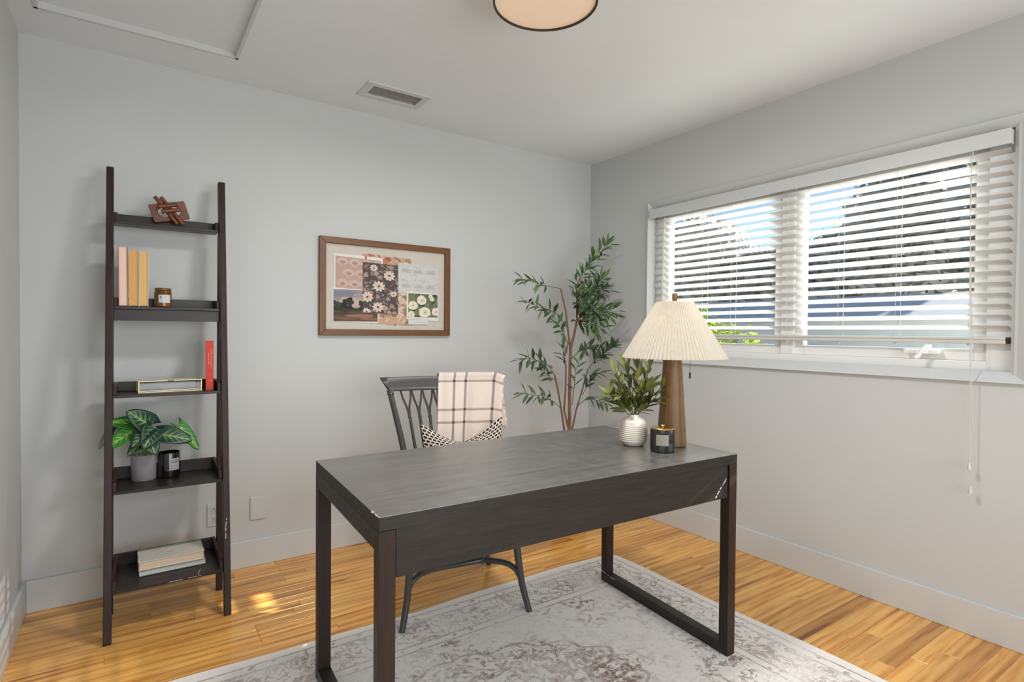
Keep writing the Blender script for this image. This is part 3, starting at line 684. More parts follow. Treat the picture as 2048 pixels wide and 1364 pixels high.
# amber jar candle
def label_patch(c, r, a0, a1, z0, z1, n=10):
    g = G(); vs = []
    for k in range(n+1):
        a = lerp(a0, a1, k/n); vs += [(c[0]+r*math.cos(a), c[1]+r*math.sin(a), z0), (c[0]+r*math.cos(a), c[1]+r*math.sin(a), z1)]
    return g.add(vs, [(2*k, 2*k+2, 2*k+3, 2*k+1) for k in range(n)])
def glyph(txt, size, name, mat, parent, c, r, a_mid, z):
    cu = bpy.data.curves.new(name, 'FONT'); cu.body = txt; cu.size = size; cu.align_x = 'CENTER'; tmp = bpy.data.objects.new(name, cu); COL.objects.link(tmp)
    me = bpy.data.meshes.new_from_object(tmp.evaluated_get(bpy.context.evaluated_depsgraph_get())); bpy.data.objects.remove(tmp)
    g = G(); vs = []
    for v in me.vertices:
        a = a_mid + v.co.x/r; vs.append((c[0]+r*math.cos(a), c[1]+r*math.sin(a), z+v.co.y))
    g.add(vs, [tuple(p.vertices) for p in me.polygons]); return g.build(name, mat, parent)
def bars(c, r, rows, mat, parent):
    for (a0, a1, z, h) in rows: label_patch(c, r, a0, a1, z-h/2, z+h/2, 4).build('print_line', mat, parent)
jc = (.122, 2.915, zb); jr = .0335
aj = thing('candle_jar', 'small amber glass candle jar with white label beside the books', 'candle', jc)
G().lathe([(.028, .0), (.0325, .003), (jr, .008), (jr, .066), (.032, .072), (.029, .0745)], jc, 36).build('jar', M['amber'], aj, smooth=True)
G().lathe([(.0305, .0745), (.0315, .076), (.0315, .083), (.030, .085)], jc, 36).build('rim', plain('brown_amber_rim', srgb(112,76,26), .25, .05), aj, smooth=True)
lb = label_patch(jc, jr+.0005, R(238), R(318), zb+.020, zb+.055).build('label', M['label'], aj)
glyph('B', .016, 'letter', M['ink'], lb, jc, jr+.0011, R(254), zb+.038)
bars(jc, jr+.0011, [(R(272), R(296), zb+.047, .0012), (R(272), R(290), zb+.043, .0012), (R(244), R(266), zb+.031, .0012)], plain('pale_ink', srgb(150,148,140), .7), lb)

# glass and gold keepsake box on the third tray
zb = SZ[2]
gb = thing('keepsake_box', 'long glass keepsake box with gold edges on the middle tray', 'box', (.145, 2.872, zb), R(4.5))
q = MW[gb]; L2, D2, HH = .117, .032, .052
def lb_(x0, x1, y0, y1, z0, z1): 
    g = G().box(x0, x1, y0, y1, z0, z1); g.v = [q @ p for p in g.v]; return g
e = .0030
for (sx) in (-1, 1):
    for sy in (-1, 1): lb_(sx*L2-e/2, sx*L2+e/2, sy*D2-e/2, sy*D2+e/2, .0005, HH).build('gold_edge', M['gold'], gb)
    for z_ in (.0027, HH-.002): lb_(sx*L2-e/2, sx*L2+e/2, -D2+e/2, D2-e/2, z_-e/2, z_+e/2).build('gold_edge', M['gold'], gb)
for sy in (-1, 1):
    for z_ in (.0027, HH-.002): lb_(-L2+e/2, L2-e/2, sy*D2-e/2, sy*D2+e/2, z_-e/2, z_+e/2).build('gold_edge', M['gold'], gb)
for sy in (-1, 1): lb_(-L2+e/2, L2-e/2, sy*D2-.0007, sy*D2+.0007, .005, HH-.013).build('glass_pane', M['boxglass'], gb)
for sx in (-1, 1): lb_(sx*L2-.0007, sx*L2+.0007, -D2+e/2, D2-e/2, .005, HH-.005).build('glass_pane', M['boxglass'], gb)
lb_(-L2+e/2, L2-e/2, -D2+e/2, D2-e/2, HH-.0025, HH-.0012).build('glass_lid', M['boxglass'], gb)
lb_(-L2+e/2, L2-e/2, -D2+e/2, D2-e/2, .001, .0025).build('mirror_base', plain('mirror', srgb(150,148,146), .05, .01, metal=1.0), gb)
lb_(-.012, .012, -D2-.004, -D2-.001, HH-.005, HH-.001).build('clasp', M['bronze'], gb)

# red book on the third tray
rb = thing('book', 'upright bright red cloth book against the right rail', 'book', (.300, 2.885, zb), R(-5.5))
q = MW[rb]; hh = .222
lb2 = lambda *a: lb_(*a)
lb_(-.0155, -.0135, -.040, .072, 0, hh).build('cover', M['red_book'], rb, bevel=.0006)
lb_(.0135, .0155, -.040, .072, 0, hh).build('cover', M['red_book'], rb, bevel=.0006)
lb_(-.0135, .0135, -.040, -.0375, 0, hh).build('spine', M['red_book'], rb, bevel=.0004)
lb_(-.0132, .0132, -.0370, .069, .003, hh-.003).build('page_block', M['pg_cream'], rb)
pink = plain('pale_pink_print', srgb(232,140,112), .6)
rr_ = random.Random(2)
for (xx, za, zb_, wd) in ((-.003, .115, .168, .0042), (.007, .098, .186, .0036)):
    z_ = zb_
    while z_ > za:
        hl = rr_.uniform(.003, .006); g = lb_(xx-wd/2, xx+wd/2, -.0403, -.0401, z_-hl, z_); g.build('print_line', pink, rb); z_ -= hl + .002
lb_(-.002, .010, -.0403, -.0401, .042, .0445).build('print_line', pink, rb)

# potted plant on the fourth tray
zb = SZ[3]; pc_ = (.049, 2.902, zb); prd = .047
pp = thing('potted_plant', 'leafy green arrowhead plant in a round grey pot', 'plant', pc_)
G().lathe([(prd-.003, 0), (prd, .004), (prd+.0005, .108), (prd-.002, .110), (prd-.006, .108), (prd-.006, .098)], pc_, 40).build('pot', M['grey_pot'], pp, smooth=True)
G().lathe([(prd-.006, .092), (prd-.0065, .098)], pc_, 24).build('soil', plain('brown_soil', srgb(96,76,56), .9, .2, 60), pp)
rq = random.Random(4)
pebm = [plain('pebble_%d' % i, c, .5, .08) for i, c in enumerate((srgb(206,178,146), srgb(176,146,112), srgb(226,206,180)))]
pebble_me = []
for mi in pebm:
    g = G().lathe([(.0015, -.0032), (.0055, -.002), (.0068, 0), (.005, .0028), (.0012, .0036)], (0, 0, 0), 8); pebble_me.append(g.mesh('pebble', mi, smooth=True))
for k in range(46):
    a, rad = rq.uniform(0, 6.28), (prd-.0135)*math.sqrt(rq.random())
    share('pebble', rq.choice(pebble_me), pp, Matrix.Translation((pc_[0]+rad*math.cos(a), pc_[1]+rad*math.sin(a), zb+.101+rq.uniform(0, .003))) @ Matrix.Rotation(rq.uniform(0, 6), 4, 'Z') @ Matrix.Diagonal((1, rq.uniform(.7, 1), 1, 1)))
def arrow_leaf(base, tip, half, nrm, mat, fold=.35, droop=.12):
    base, tip = Vector(base), Vector(tip); ax = tip-base; L = ax.length; ax.normalize()
    nz = Vector(nrm); nz = (nz - ax*nz.dot(ax)).normalized(); sd = ax.cross(nz)
    def fn(u, v):
        k = 2*u-1; t = v
        wd = half*(math.sin(math.pi*min(1, (t*.80+.2))**.82))**.85 if t < 1 else 0
        wd = half*max(0, (1-t))**.62*(1+.9*t)*.95 if t > .25 else half*(.70+.9*t)
        lobe = -.26*L*abs(k)**1.5*(1-t)*(1.0)
        p = base + ax*(t*L + lobe) + sd*(k*wd) + nz*(fold*wd*abs(k) - droop*L*t*t - .10*half*math.sin(3*abs(k)+5*t)*abs(k))
        return p
    return G().grid(fn, 10, 10).build('leaf', mat, pp, smooth=True, thick=.0008)
tops = V(pc_[0], pc_[1], zb+.095)
leaves = [  # base, tip, half width, normal, material
    ((.072, 2.862, .792), (-.004, 2.822, .866), .050, (.30, -.9, .35), 'arrow_dark'),
    ((.030, 2.905, .795), (-.076, 2.880, .824), .036, (0, -.75, .65), 'arrow_light'),
    ((.012, 2.880, .775), (-.078, 2.836, .722), .040, (-.2, -.85, .5), 'arrow_light'),
    ((.066, 2.845, .778), (.004, 2.800, .722), .040, (-.35, -.8, .45), 'arrow_dark'),
    ((.085, 2.850, .782), (.050, 2.792, .712), .044, (.25, -.8, .5), 'arrow_dark'),
    ((.058, 2.860, .738), (-.010, 2.810, .688), .032, (-.4, -.8, .4), 'arrow_dark'),
    ((.062, 2.850, .742), (.092, 2.800, .682), .038, (.3, -.9, .2), 'arrow_dark'),
    ((.112, 2.862, .752), (.228, 2.838, .722), .043, (.05, -.9, .42), 'arrow_dark'),
    ((.182, 2.905, .776), (.262, 2.874, .668), .030, (.3, -.9, .3), 'arrow_light'),
    ((-.052, 2.945, .790), (-.118, 2.930, .702), .022, (-.6, -.7, .3), 'arrow_grey')]
for (b_, t_, hw_, nr_, mt_) in leaves:
    arrow_leaf(b_, t_, hw_, nr_, M[mt_], .22 if mt_ != 'arrow_grey' else .3)
    b_ = Vector(b_); mid = tops.lerp(b_, .5) + V(0, -.004, .012)
    G().tube([tops, tops.lerp(mid, .6), mid, b_], [.0028, .0024, .002, .0016], 6).build('stalk', plain('stalk_green', srgb(110,158,64), .5), pp, smooth=True)

# black candle beside the plant
kc_ = (.1425, 2.898, zb); kr = .0435
bc = thing('candle_jar', 'glossy black candle jar with grey label beside the grey pot', 'candle', kc_)
G().lathe([(kr-.006, .0), (kr-.001, .003), (kr, .010), (kr, .108), (kr-.001, .110), (kr-.004, .109), (kr-.0045, .075), (0.0005, .075)], kc_, 44).build('jar', M['black'], bc, smooth=True)
G().lathe([(kr-.005, .070), (kr-.005, .0765), (.001, .0765)], kc_, 32).build('wax', plain('dark_wax', srgb(52,48,44), .5), bc, smooth=True)
lb = label_patch(kc_, kr+.0005, R(268), R(326), zb+.034, zb+.086).build('label', plain('silver_label', srgb(166,166,170), .5, .03), bc)
bars(kc_, kr+.0011, [(R(274), R(318), zb+.077, .0022), (R(274), R(322), zb+.069, .0030), (R(274), R(286), zb+.054, .0018), (R(274), R(300), zb+.042, .0014)], M['ink'], lb)

# two pale books lying on the lowest tray
zb = SZ[4]
def flat_book(label, c, rz, L, Dp, T, cover, paper, spine, z0, cv=.003):
    b = thing('book', label, 'book', (c[0], c[1], z0), rz, 'books lying on the lowest tray'); global q; q = MW[b]
    lb_(-L/2, L/2, -Dp/2, Dp/2, 0, cv).build('cover', cover[0], b, bevel=.0006)
    lb_(-L/2, L/2, -Dp/2, Dp/2, T-cv, T).build('cover', cover[1], b, bevel=.0006)
    lb_(-L/2+.003, L/2-.003, -Dp/2+.003, Dp/2-.004, cv, T-cv).build('page_block', paper, b)
    lb_(-L/2, L/2, Dp/2-.0035, Dp/2, cv, T-cv).build('spine', spine, b)
    return b
flat_book('thin white paged book with dark green covers at the bottom of the pair', (.149, 2.836, 0), R(1.2), .247, .158, .026, (M['greencov'], M['greencov']), M['pg_white'], M['greencov'], zb+.0003)
b2 = flat_book('ivory covered book with peach pages on top of a green book', (.146, 2.828, 0), R(.6), .240, .150, .037, (M['ivory'], M['ivory']), M['pg_peach'], M['sage'], zb+.0266)
lb_(-.12, .12, .056, .075, .0371, .0376).build('sage_strip', M['sage'], b2)
lb_(-.014, .012, -.012, -.006, .0371, .0374).build('emblem', plain('tan_emblem', srgb(186,168,146), .7), b2)

# ------------------------------------------------------------------ picture
pcx0, pcx1, pcz0, pcz1 = .846, 1.637, 1.182, 1.720; PY = YB-.001
pf = thing('framed_picture', 'wooden framed collage of floral and landscape prints on the wall', 'picture', ((pcx0+pcx1)/2, PY, pcz0))
fw, fd = .034, .026
def mitre(o, i_):                                          # o, i_: outer and inner edge ends in x,z
    g = G(); (a, b), (c, d) = o, i_
    pts = [(p[0], PY, p[1]) for p in (a, b, d, c)] + [(p[0], PY-fd, p[1]) for p in (a, b, d, c)]
    g.add(pts, [(0,1,2,3), (7,6,5,4), (0,4,5,1), (1,5,6,2), (2,6,7,3), (3,7,4,0)]); return g
OO = [(pcx0, pcz0), (pcx1, pcz0), (pcx1, pcz1), (pcx0, pcz1)]; II = [(pcx0+fw, pcz0+fw), (pcx1-fw, pcz0+fw), (pcx1-fw, pcz1-fw), (pcx0+fw, pcz1-fw)]
fz = wood('walnut_frame_upright', srgb(82,48,18), srgb(126,80,38), 2, .42, 1, .08)
for k in range(4): mitre((OO[k], OO[(k+1) % 4]), (II[k], II[(k+1) % 4])).build('frame_side', M['frame'] if k % 2 == 0 else fz, pf, bevel=.002)
G().box(pcx0+fw-.001, pcx1-fw+.001, PY-.008, PY-.002, pcz0+fw-.001, pcz1-fw+.001).build('mount_board', M['mat'], pf)
def clip(poly, x0=0, x1=1, y0=0, y1=1):
    for ax, lim, sg in ((0, x0, 1), (0, x1, -1), (1, y0, 1), (1, y1, -1)):
        out = []
        for i in range(len(poly)):
            a, b = poly[i], poly[(i+1) % len(poly)]; ia, ib = sg*(a[ax]-lim) >= 0, sg*(b[ax]-lim) >= 0
            if ia: out.append(a)
            if ia != ib:
                t = (lim-a[ax])/(b[ax]-a[ax]); out.append((a[0]+(b[0]-a[0])*t, a[1]+(b[1]-a[1])*t))
        poly = out
        if len(poly) < 3: return []
    return poly
def paper(name, u0, u1, v0, v1, lay, shapes, base, label, skew=0.0, wob=0.0):
    """sheet in picture coordinates (0..1 inside the frame); shapes: (polygon 0..1, colour) from back to front"""
    ix0, ix1, iz0, iz1 = pcx0+fw, pcx1-fw, pcz0+fw, pcz1-fw
    X0, X1, Z0_, Z1_ = lerp(ix0, ix1, u0), lerp(ix0, ix1, u1), lerp(iz1, iz0, v1), lerp(iz1, iz0, v0)
    g = G(); g.col = []; y_ = PY-.008-.0014*lay
    def put(poly, c, dy):
        n = len(poly)
        g.add([(lerp(X0, X1, a), y_-dy, lerp(Z0_, Z1_, b)+skew*(a-.5)) for a, b in poly], [tuple(range(n))]); g.col.append(c)
    edge = [(0,0),(1,0),(1,1),(0,1)]
    if wob:
        rw = random.Random(lay); edge = [(k/16, rw.uniform(0, wob)) for k in range(17)] + [(1-k/16, 1-rw.uniform(0, wob)) for k in range(17)]
    put(edge, base, 0)
    for k, (pl_, c) in enumerate(shapes):
        cpl = clip(pl_)
        if cpl: put(cpl, c, .0000075*(k+1))
    return tag(g.build(name, M['print'], pf), label)
def blob(x, y_, rx, ry, n=12, rough=.0, rnd=random.Random(1), rot=0.0):
    out = []
    for k in range(n):
        a = 2*math.pi*k/n; s = 1+rnd.uniform(-rough, rough); px, py = rx*s*math.cos(a), ry*s*math.sin(a)
        out.append((x+px*math.cos(rot)-py*math.sin(rot), y_+px*math.sin(rot)+py*math.cos(rot)))
    return out
def daisy(x, y_, r, asp, petals=8, rnd=random.Random(3), ph=0):
    out = []
    for k in range(petals*4):
        a = 2*math.pi*k/(petals*4)+ph; s = .62+.38*abs(math.cos(petals*(a-ph)/2))
        out.append((x+r*s*math.cos(a), y_+r*s*asp*math.sin(a)))
    return out
def leafp(x, y_, l, w_, a, asp):
    pts = [(0,0),(.3,.5),(.65,.42),(1,0),(.65,-.42),(.3,-.5)]
    return [(x+(p*l*math.cos(a)-q_*w_*math.sin(a)), y_+(p*l*math.sin(a)+q_*w_*math.cos(a))*asp) for p, q_ in pts]
ra = random.Random(21)
# red and green leafy wallpaper strip (behind the others)
asp = .66; S = []
for k in range(60): S.append((blob(ra.random(), ra.random(), .065, .04, 9, .35, ra), ra.choice([srgb(174,108,88), srgb(184,128,106), srgb(160,98,80), srgb(204,184,160), srgb(150,132,106)])))
for k in range(80): S.append((leafp(ra.random(), ra.random(), .13, .045, ra.uniform(0, 6.28), asp), ra.choice([srgb(154,148,114), srgb(208,194,172), srgb(170,106,86), srgb(132,124,98), srgb(214,202,182)])))
for k in range(26): S.append((leafp(ra.random(), ra.random(), .26, .018, ra.uniform(0, 6.28), asp), srgb(222,208,186)))
paper('red_leaf_print', .285, .700, .095, .945, 1, S, srgb(196,160,136), 'rust and green leaf patterned strip', -.012, .02)
# pink damask
S = []
for i in range(4):
    for j in range(3):
        x, y_ = .15+.26*i+(.13 if j % 2 else 0), .2+.32*j
        for k in range(9): a = R(20+140*k/8); S.append((leafp(x, y_-.06, .17, .05, a, 1.35), srgb(206,180,168)))
        for k in range(7): a = R(35+110*k/6); S.append((leafp(x, y_-.06, .10, .02, a, 1.35), srgb(172,138,128)))
        S.append((blob(x, y_-.10, .06, .05, 10, 0, ra), srgb(196,166,154)))
paper('pink_damask_print', .075, .440, .150, .545, 2, [(a, c) for a, c in S], srgb(186,156,146), 'dusty pink damask print', -.010)
def border_strips(name, u0, u1, v0, v1, lay, wd=.03):
    paper(name, u0, u1, v0, v1, lay, [], srgb(228,224,218), 'white paper margin', -.008)
border_strips('paper_margin', .063, .452, .118, .552, 1.6)
# grey damask
S = []
for k in range(90): S.append((leafp(ra.random(), ra.random(), ra.uniform(.06, .16), .02, ra.uniform(0, 6.28), 1.2), ra.choice([srgb(186,184,182), srgb(216,214,210), srgb(178,177,178)])))
for i in range(3):
    for j in range(2):
        for k in range(7): S.append((leafp(.2+.3*i, .2+.5*j, .15, .035, R(15+150*k/6), 1.2), srgb(182,181,182)))
paper('grey_damask_print', .578, .945, .170, .545, 2, S, srgb(204,203,200), 'pale grey damask print', -.006)
# landscape with trees at dusk
S = [([(0,.42),(1,.42),(1,1),(0,1)], srgb(148,140,148)), (blob(.4, .62, .32, .16, 14, .2, ra), srgb(186,164,158)), (blob(.7, .58, .25, .10, 14, .2, ra), srgb(198,174,160)), (blob(.2, .85, .4, .10, 14, .2, ra), srgb(132,128,140)),
     (blob(.75, .84, .3, .07, 14, .2, ra), srgb(162,152,154)), ([(0,0),(1,0),(1,.36),(0,.40)], srgb(96,78,66)), (blob(.62, .18, .3, .06, 12, .3, ra), srgb(150,112,94)), (blob(.3, .10, .3, .05, 12, .3, ra), srgb(120,90,74)), (blob(.8, .08, .25, .04, 12, .3, ra), srgb(138,102,84)), (blob(.15, .25, .25, .04, 12, .3, ra), srgb(82,66,56))]
for k in range(26): S.append((blob(.28+ra.uniform(-.11, .11), .50+ra.uniform(-.16, .2), .06, .07, 9, .3, ra), ra.choice([srgb(46,48,42), srgb(58,60,48), srgb(38,40,38)])))
for k in range(14): S.append((blob(.04+ra.uniform(-.06, .08), .46+ra.uniform(-.12, .16), .05, .06, 9, .3, ra), ra.choice([srgb(58,60,46), srgb(74,74,54)])))
for k in range(14): S.append((blob(.66+ra.uniform(-.06, .08), .46+ra.uniform(-.1, .16), .045, .06, 9, .3, ra), ra.choice([srgb(48,48,42), srgb(60,58,46)])))
for k in range(22): S.append((blob(ra.random(), .36+ra.uniform(-.03, .03), .07, .03, 9, .3, ra), ra.choice([srgb(60,56,44), srgb(72,66,50), srgb(48,46,40)])))
paper('landscape_print', .060, .410, .530, .905, 3, S, srgb(136,130,142), 'small landscape painting of dark trees at dusk', .0)
border_strips('paper_margin', .052, .416, .520, .915, 2.6)
# dark floral
S = []; asp2 = .62
for k in range(110): S.append((leafp(ra.random(), ra.random(), ra.uniform(.08, .17), .055, ra.uniform(0, 6.28), asp2), ra.choice([srgb(138,132,128), srgb(156,148,142), srgb(112,104,102), srgb(160,122,108), srgb(124,118,118)])))
for k in range(18): S.append((daisy(ra.random(), ra.random(), .075, asp2, 6, ra, ra.random()), ra.choice([srgb(184,150,134), srgb(170,136,124)])))
for k in range(26): S.append((leafp(ra.random(), ra.random(), .2, .012, ra.uniform(0, 6.28), asp2), srgb(176,162,150)))
for (x, y_, r_) in ((.44, .54, .185), (.74, .77, .175), (.12, .31, .175), (.42, .12, .17), (.10, .02, .12), (.86, .40, .10), (.30, .90, .12)):
    S.append((daisy(x, y_, r_, asp2, 9, ra, ra.random()), srgb(222,204,190))); S.append((daisy(x, y_, r_*.62, asp2, 9, ra, ra.random()), srgb(208,186,172)))
    S.append((blob(x, y_, r_*.2, r_*.2*asp2, 10, .1, ra), srgb(92,74,64)))
paper('dark_floral_print', .288, .580, .195, .800, 4, S, srgb(84,74,72), 'dark floral print with large pale blossoms', -.006)
# white roses card with a note under it
border_strips('paper_margin', .655, .945, .520, .875, 3.4)
S = []
for k in range(40): S.append((leafp(ra.random(), ra.random(), .24, .10, ra.uniform(0, 6.28), 1.2), ra.choice([srgb(92,104,76), srgb(70,82,62), srgb(122,132,98), srgb(54,64,52)])))
for (x, y_, r_) in ((.46, .72, .17), (.15, .48, .16), (.56, .20, .20), (.94, .25, .15), (.80, .78, .08), (.10, .10, .12), (.74, .90, .07)):
    for s_, c in ((1, srgb(222,216,196)), (.78, srgb(236,230,212)), (.55, srgb(214,204,178)), (.36, srgb(230,220,194)), (.17, srgb(176,134,96))): S.append((blob(x+ra.uniform(-.01, .01), y_+ra.uniform(-.01, .01), r_*s_, r_*s_*1.2, 14, .12, ra), c))
paper('white_roses_print', .670, .935, .540, .835, 5, S, srgb(112,122,88), 'small print of white roses on green', -.002)
S = [([(.1+.05*k, .62), (.13+.05*k, .72+.05*(k % 2)), (.135+.05*k, .60)], srgb(150,150,152)) for k in range(10)] + [([(.3, .32), (.85, .28), (.85, .31), (.3, .35)], srgb(166,166,168))]
paper('note_card', .668, .850, .840, .930, 6, S, srgb(214,212,210), 'white note card with handwriting', .0)

# ------------------------------------------------------------------ chair
O = V(1.157, 2.008, 0); CU, CV = V(.966, -.259, 0), V(.259, .966, 0)
def Cw(u, v, z): return O + CU*u + CV*v + V(0, 0, z)
ch = thing('spindle_chair', 'charcoal painted spindle back chair tucked behind the desk', 'chair', (O.x+CV.x*.25, O.y+CV.y*.25, 0))
fz0 = RT+.0005
for s in (-1, 1):
    G().tube([Cw(s*.272, -.012, fz0), Cw(s*.262, .0, .05), Cw(s*.247, .018, .12), Cw(s*.238, .03, .20), Cw(s*.225, .04, .32), Cw(s*.21, .05, .44)], [.0125, .0135, .0145, .0155, .0165, .017], 12).build('leg', M['chair'], ch, smooth=True)
    G().tube([Cw(s*.255, .53, 0.0005), Cw(s*.235, .50, .08), Cw(s*.20, .465, .25), Cw(s*.165, .44, .44)], [.0125, .0135, .0145, .016], 12).build('leg', M['chair'], ch, smooth=True)
    G().tube([Cw(s*.160, .435, .445), Cw(s*.178, .475, .55), Cw(s*.205, .525, .70), Cw(s*.232, .568, .83), Cw(s*.250, .590, .915)], [.0155, .0155, .015, .0145, .015], 12).build('stile', M['chair'], ch, smooth=True)
    G().lathe([(.0165, -.004), (.0185, .0), (.0165, .004)], tuple(Cw(s*.246, .585, .897)), 14).build('ring', M['chair'], ch, smooth=True)
# seat
g = G(); n = 40; ring = []
for k in range(n):
    a = 2*math.pi*k/n; ca, sa = math.cos(a), math.sin(a); e_ = 3.2
    rr2 = (abs(ca)**e_ + abs(sa)**e_)**(-1/e_); u, v = ca*rr2*.245, sa*rr2*.235; v += .235; u *= 1.0 - .55*max(0, v-.1)
    ring.append((u, v))
prof = [(.96, .432), (1.0, .440), (1.0, .452), (.965, .462), (.7, .457), (.35, .452)]
vs = [Cw(u*s_, .235+(v-.235)*s_, z_) for s_, z_ in prof for u, v in ring]
fs = [tuple(range(n))[::-1]] + [(i*n+j, i*n+(j+1) % n, (i+1)*n+(j+1) % n, (i+1)*n+j) for i in range(len(prof)-1) for j in range(n)] + [tuple((len(prof)-1)*n+j for j in range(n))]
g.add(vs, fs).build('seat', M['chair'], ch, smooth=True)
# crest rail: bowed, wider at the top
def crest(u_, w_):                                         # u_ -1..1 along, w_ section index 0..1 around
    sec = [(-.010, 0, 0), (-.013, .35, 0), (-.006, .75, 0), (.002, 1, 0), (.014, 1.0, 0), (.012, .7, 0), (.008, .3, 0), (.008, 0, 0)]
    return sec
sec = [(-.012, .000), (-.015, .006), (-.012, .012), (-.010, .018), (-.014, .040), (-.008, .066), (.006, .0685), (.012, .064), (.006, .035), (.008, .012), (.006, .0)]
nu = 28; vs = []
for i in range(nu+1):
    k = 2*i/nu-1
    for (dv, dz) in sec:
        wide = .255 + .042*(max(0, dz-.014)/.052)**1.0
        vs.append(Cw(k*wide, .592 + .028*(1-k*k) + dv + dz*.22, .908 + dz))
ns = len(sec)
fs = [(i*ns+j, i*ns+(j+1) % ns, (i+1)*ns+(j+1) % ns, (i+1)*ns+j) for i in range(nu) for j in range(ns)] + [tuple(range(ns))[::-1], tuple(nu*ns+j for j in range(ns))]
G().add(vs, fs).build('crest_rail', M['chair'], ch, smooth=True, angle=50)
# forked spindles forming pointed arches
NSP = 7
def su(k, z_): return lerp(.150, .226, (z_-.45)/.46)*(2*(k+1)/(NSP+1)-1)
for k in range(NSP):
    zj = .785
    vv = lambda z_: .435 + (z_-.45)*.345 + .026*(1-(2*(k+1)/(NSP+1)-1)**2)*max(0, (z_-.45)/.46)
    sp = G().tube([Cw(su(k, .45), vv(.45), .452), Cw(su(k, .62), vv(.62), .62), Cw(su(k, zj), vv(zj), zj)], [.0085, .0085, .008], 8).build('spindle', M['chair'], ch, smooth=True)
    for s in (-1, 1):
        step = su(1, .9)-su(0, .9)
        G().tube([Cw(su(k, zj)+s*.001, vv(zj), zj-.004), Cw(su(k, .83)+s*step*.10, vv(.83), .825), Cw(su(k, .87)+s*step*.34, vv(.87), .87), Cw(su(k, .908)+s*step*.46, vv(.91), .912)], [.0062, .0058, .0054, .0054], 7).build('fork_arm', M['chair'], sp, smooth=True)
    G().lathe([(.0088, -.004), (.0105, 0), (.0088, .004)], tuple(Cw(su(k, zj), vv(zj), zj-.006)), 10).build('collar', M['chair'], sp, smooth=True)
# bent stretchers meeting in a joint
J = V(1.300, 2.128, .188)
def bow(a, c1, c2, b, r, name='stretcher'):
    a, c1, c2, b = map(Vector, (a, c1, c2, b)); pts = []
    for k in range(15):
        t = k/14; pts.append(a*(1-t)**3 + c1*3*t*(1-t)**2 + c2*3*t*t*(1-t) + b*t**3)
    return G().tube(pts, r, 10).build(name, M['chair'], ch, smooth=True)
bow(Cw(-.238, .03, .165), Cw(-.20, .05, .245), Cw(-.07, .15, .17), J, .0125)
bow(Cw(.240, .03, .150), Cw(.225, .05, .205), Cw(.17, .10, .195), J, .0125)
bow(Cw(-.215, .48, .17), Cw(-.16, .40, .22), Cw(-.02, .24, .19), J, .0115)
bow(Cw(.215, .48, .17), Cw(.20, .40, .21), Cw(.14, .24, .19), J, .0115)
G().lathe([(.010, -.016), (.0165, -.010), (.0165, .010), (.010, .016)], tuple(J), 14).build('joint', M['chair'], ch, smooth=True)

# cushion on the chair
def cush():
    g = G(); hw, hh = .205, .20
    def f(sgn):
        def fn(a, b):
            k, t = 2*a-1, 2*b-1
            th = .062*(max(0, 1-abs(k)**2.4)*max(0, 1-abs(t)**2.4))**.5
            dip = .098*max(0, t)**2.2*(1-min(1, abs(k)*1.05)**1.3)
            pin = .055*(t*t)*(1-0) ; x = k*hw*(1-.06*(1-t*t)) ; z = t*hh*(1-.05*(1-k*k)) - dip
            lean = .405 + (z+hh)*.30
            return Cw(x + .088, lean - .074 + sgn*th*.95, .569 + z + .012*k)
        return fn
    g.grid(f(1), 28, 28, lambda a, b: (a, b)); m_ = len(g.v); g.grid(f(-1), 28, 28, lambda a, b: (a, b))
    nf = 28*28; g.f = g.f[:nf] + [tuple(reversed(q_)) for q_ in g.f[nf:]]
    return g
cu_ = cush().build('cushion', M['cushion'], None, smooth=True, angle=80); tag(cu_, 'black and cream woven throw cushion propped on the chair', 'cushion')
# plaid throw over the right half of the crest rail
def throw():
    g = G()
    path = []                                              # (v, z) up the front, over the rail, down the back
    fr = lambda z_: .435 + (z_-.45)*.345 - .022
    for k in range(11): z_ = lerp(.560, .965, k/10); path.append((fr(z_)-.004, z_))
    path += [(.587, .984), (.600, .992), (.620, .992), (.637, .986), (.647, .968)]
    for k in range(9): z_ = lerp(.945, .700, k/8); path.append((.652-.05*k/8*.6, z_))
    cum = [0]
    for a, b in zip(path, path[1:]): cum.append(cum[-1]+math.hypot(b[0]-a[0], b[1]-a[1]))
    T = cum[-1]
    def fn(a, b):
        i = min(len(path)-2, int(b*(len(path)-1))); t = b*(len(path)-1)-i
        v, z_ = lerp(path[i][0], path[i+1][0], t), lerp(path[i][1], path[i+1][1], t)
        front = max(0, 1-b*2.0); back = max(0, b*2-1.2)
        u0, u1 = lerp(.006, -.034, front), lerp(.350, .268, front**1.1) + .04*back
        u = lerp(u0, u1, a)
        drop = .018*max(0, a-.86)/.14*(1 if .3 < b < .75 else .4)
        wv = .005*math.sin(a*17+b*3)*(.4+front+back) + .003*math.sin(a*31)
        k = u/.255; bow_ = .028*(1-min(1.6, k*k))
        return Cw(u, v + bow_*.9 + wv + (.012 if b > .6 else -.002), z_ - drop)
    top_s = cum[12]
    def arc(b):
        i = min(len(path)-2, int(b*(len(path)-1))); t = b*(len(path)-1)-i; return lerp(cum[i], cum[i+1], t) - top_s
    g.grid(fn, 44, 60, lambda a, b: (a, arc(b)))
    return g
th_ = throw().build('throw_blanket', M['plaid'], None, smooth=True, angle=80, thick=.007); tag(th_, 'folded beige plaid wool throw draped over the chair back', 'blanket')

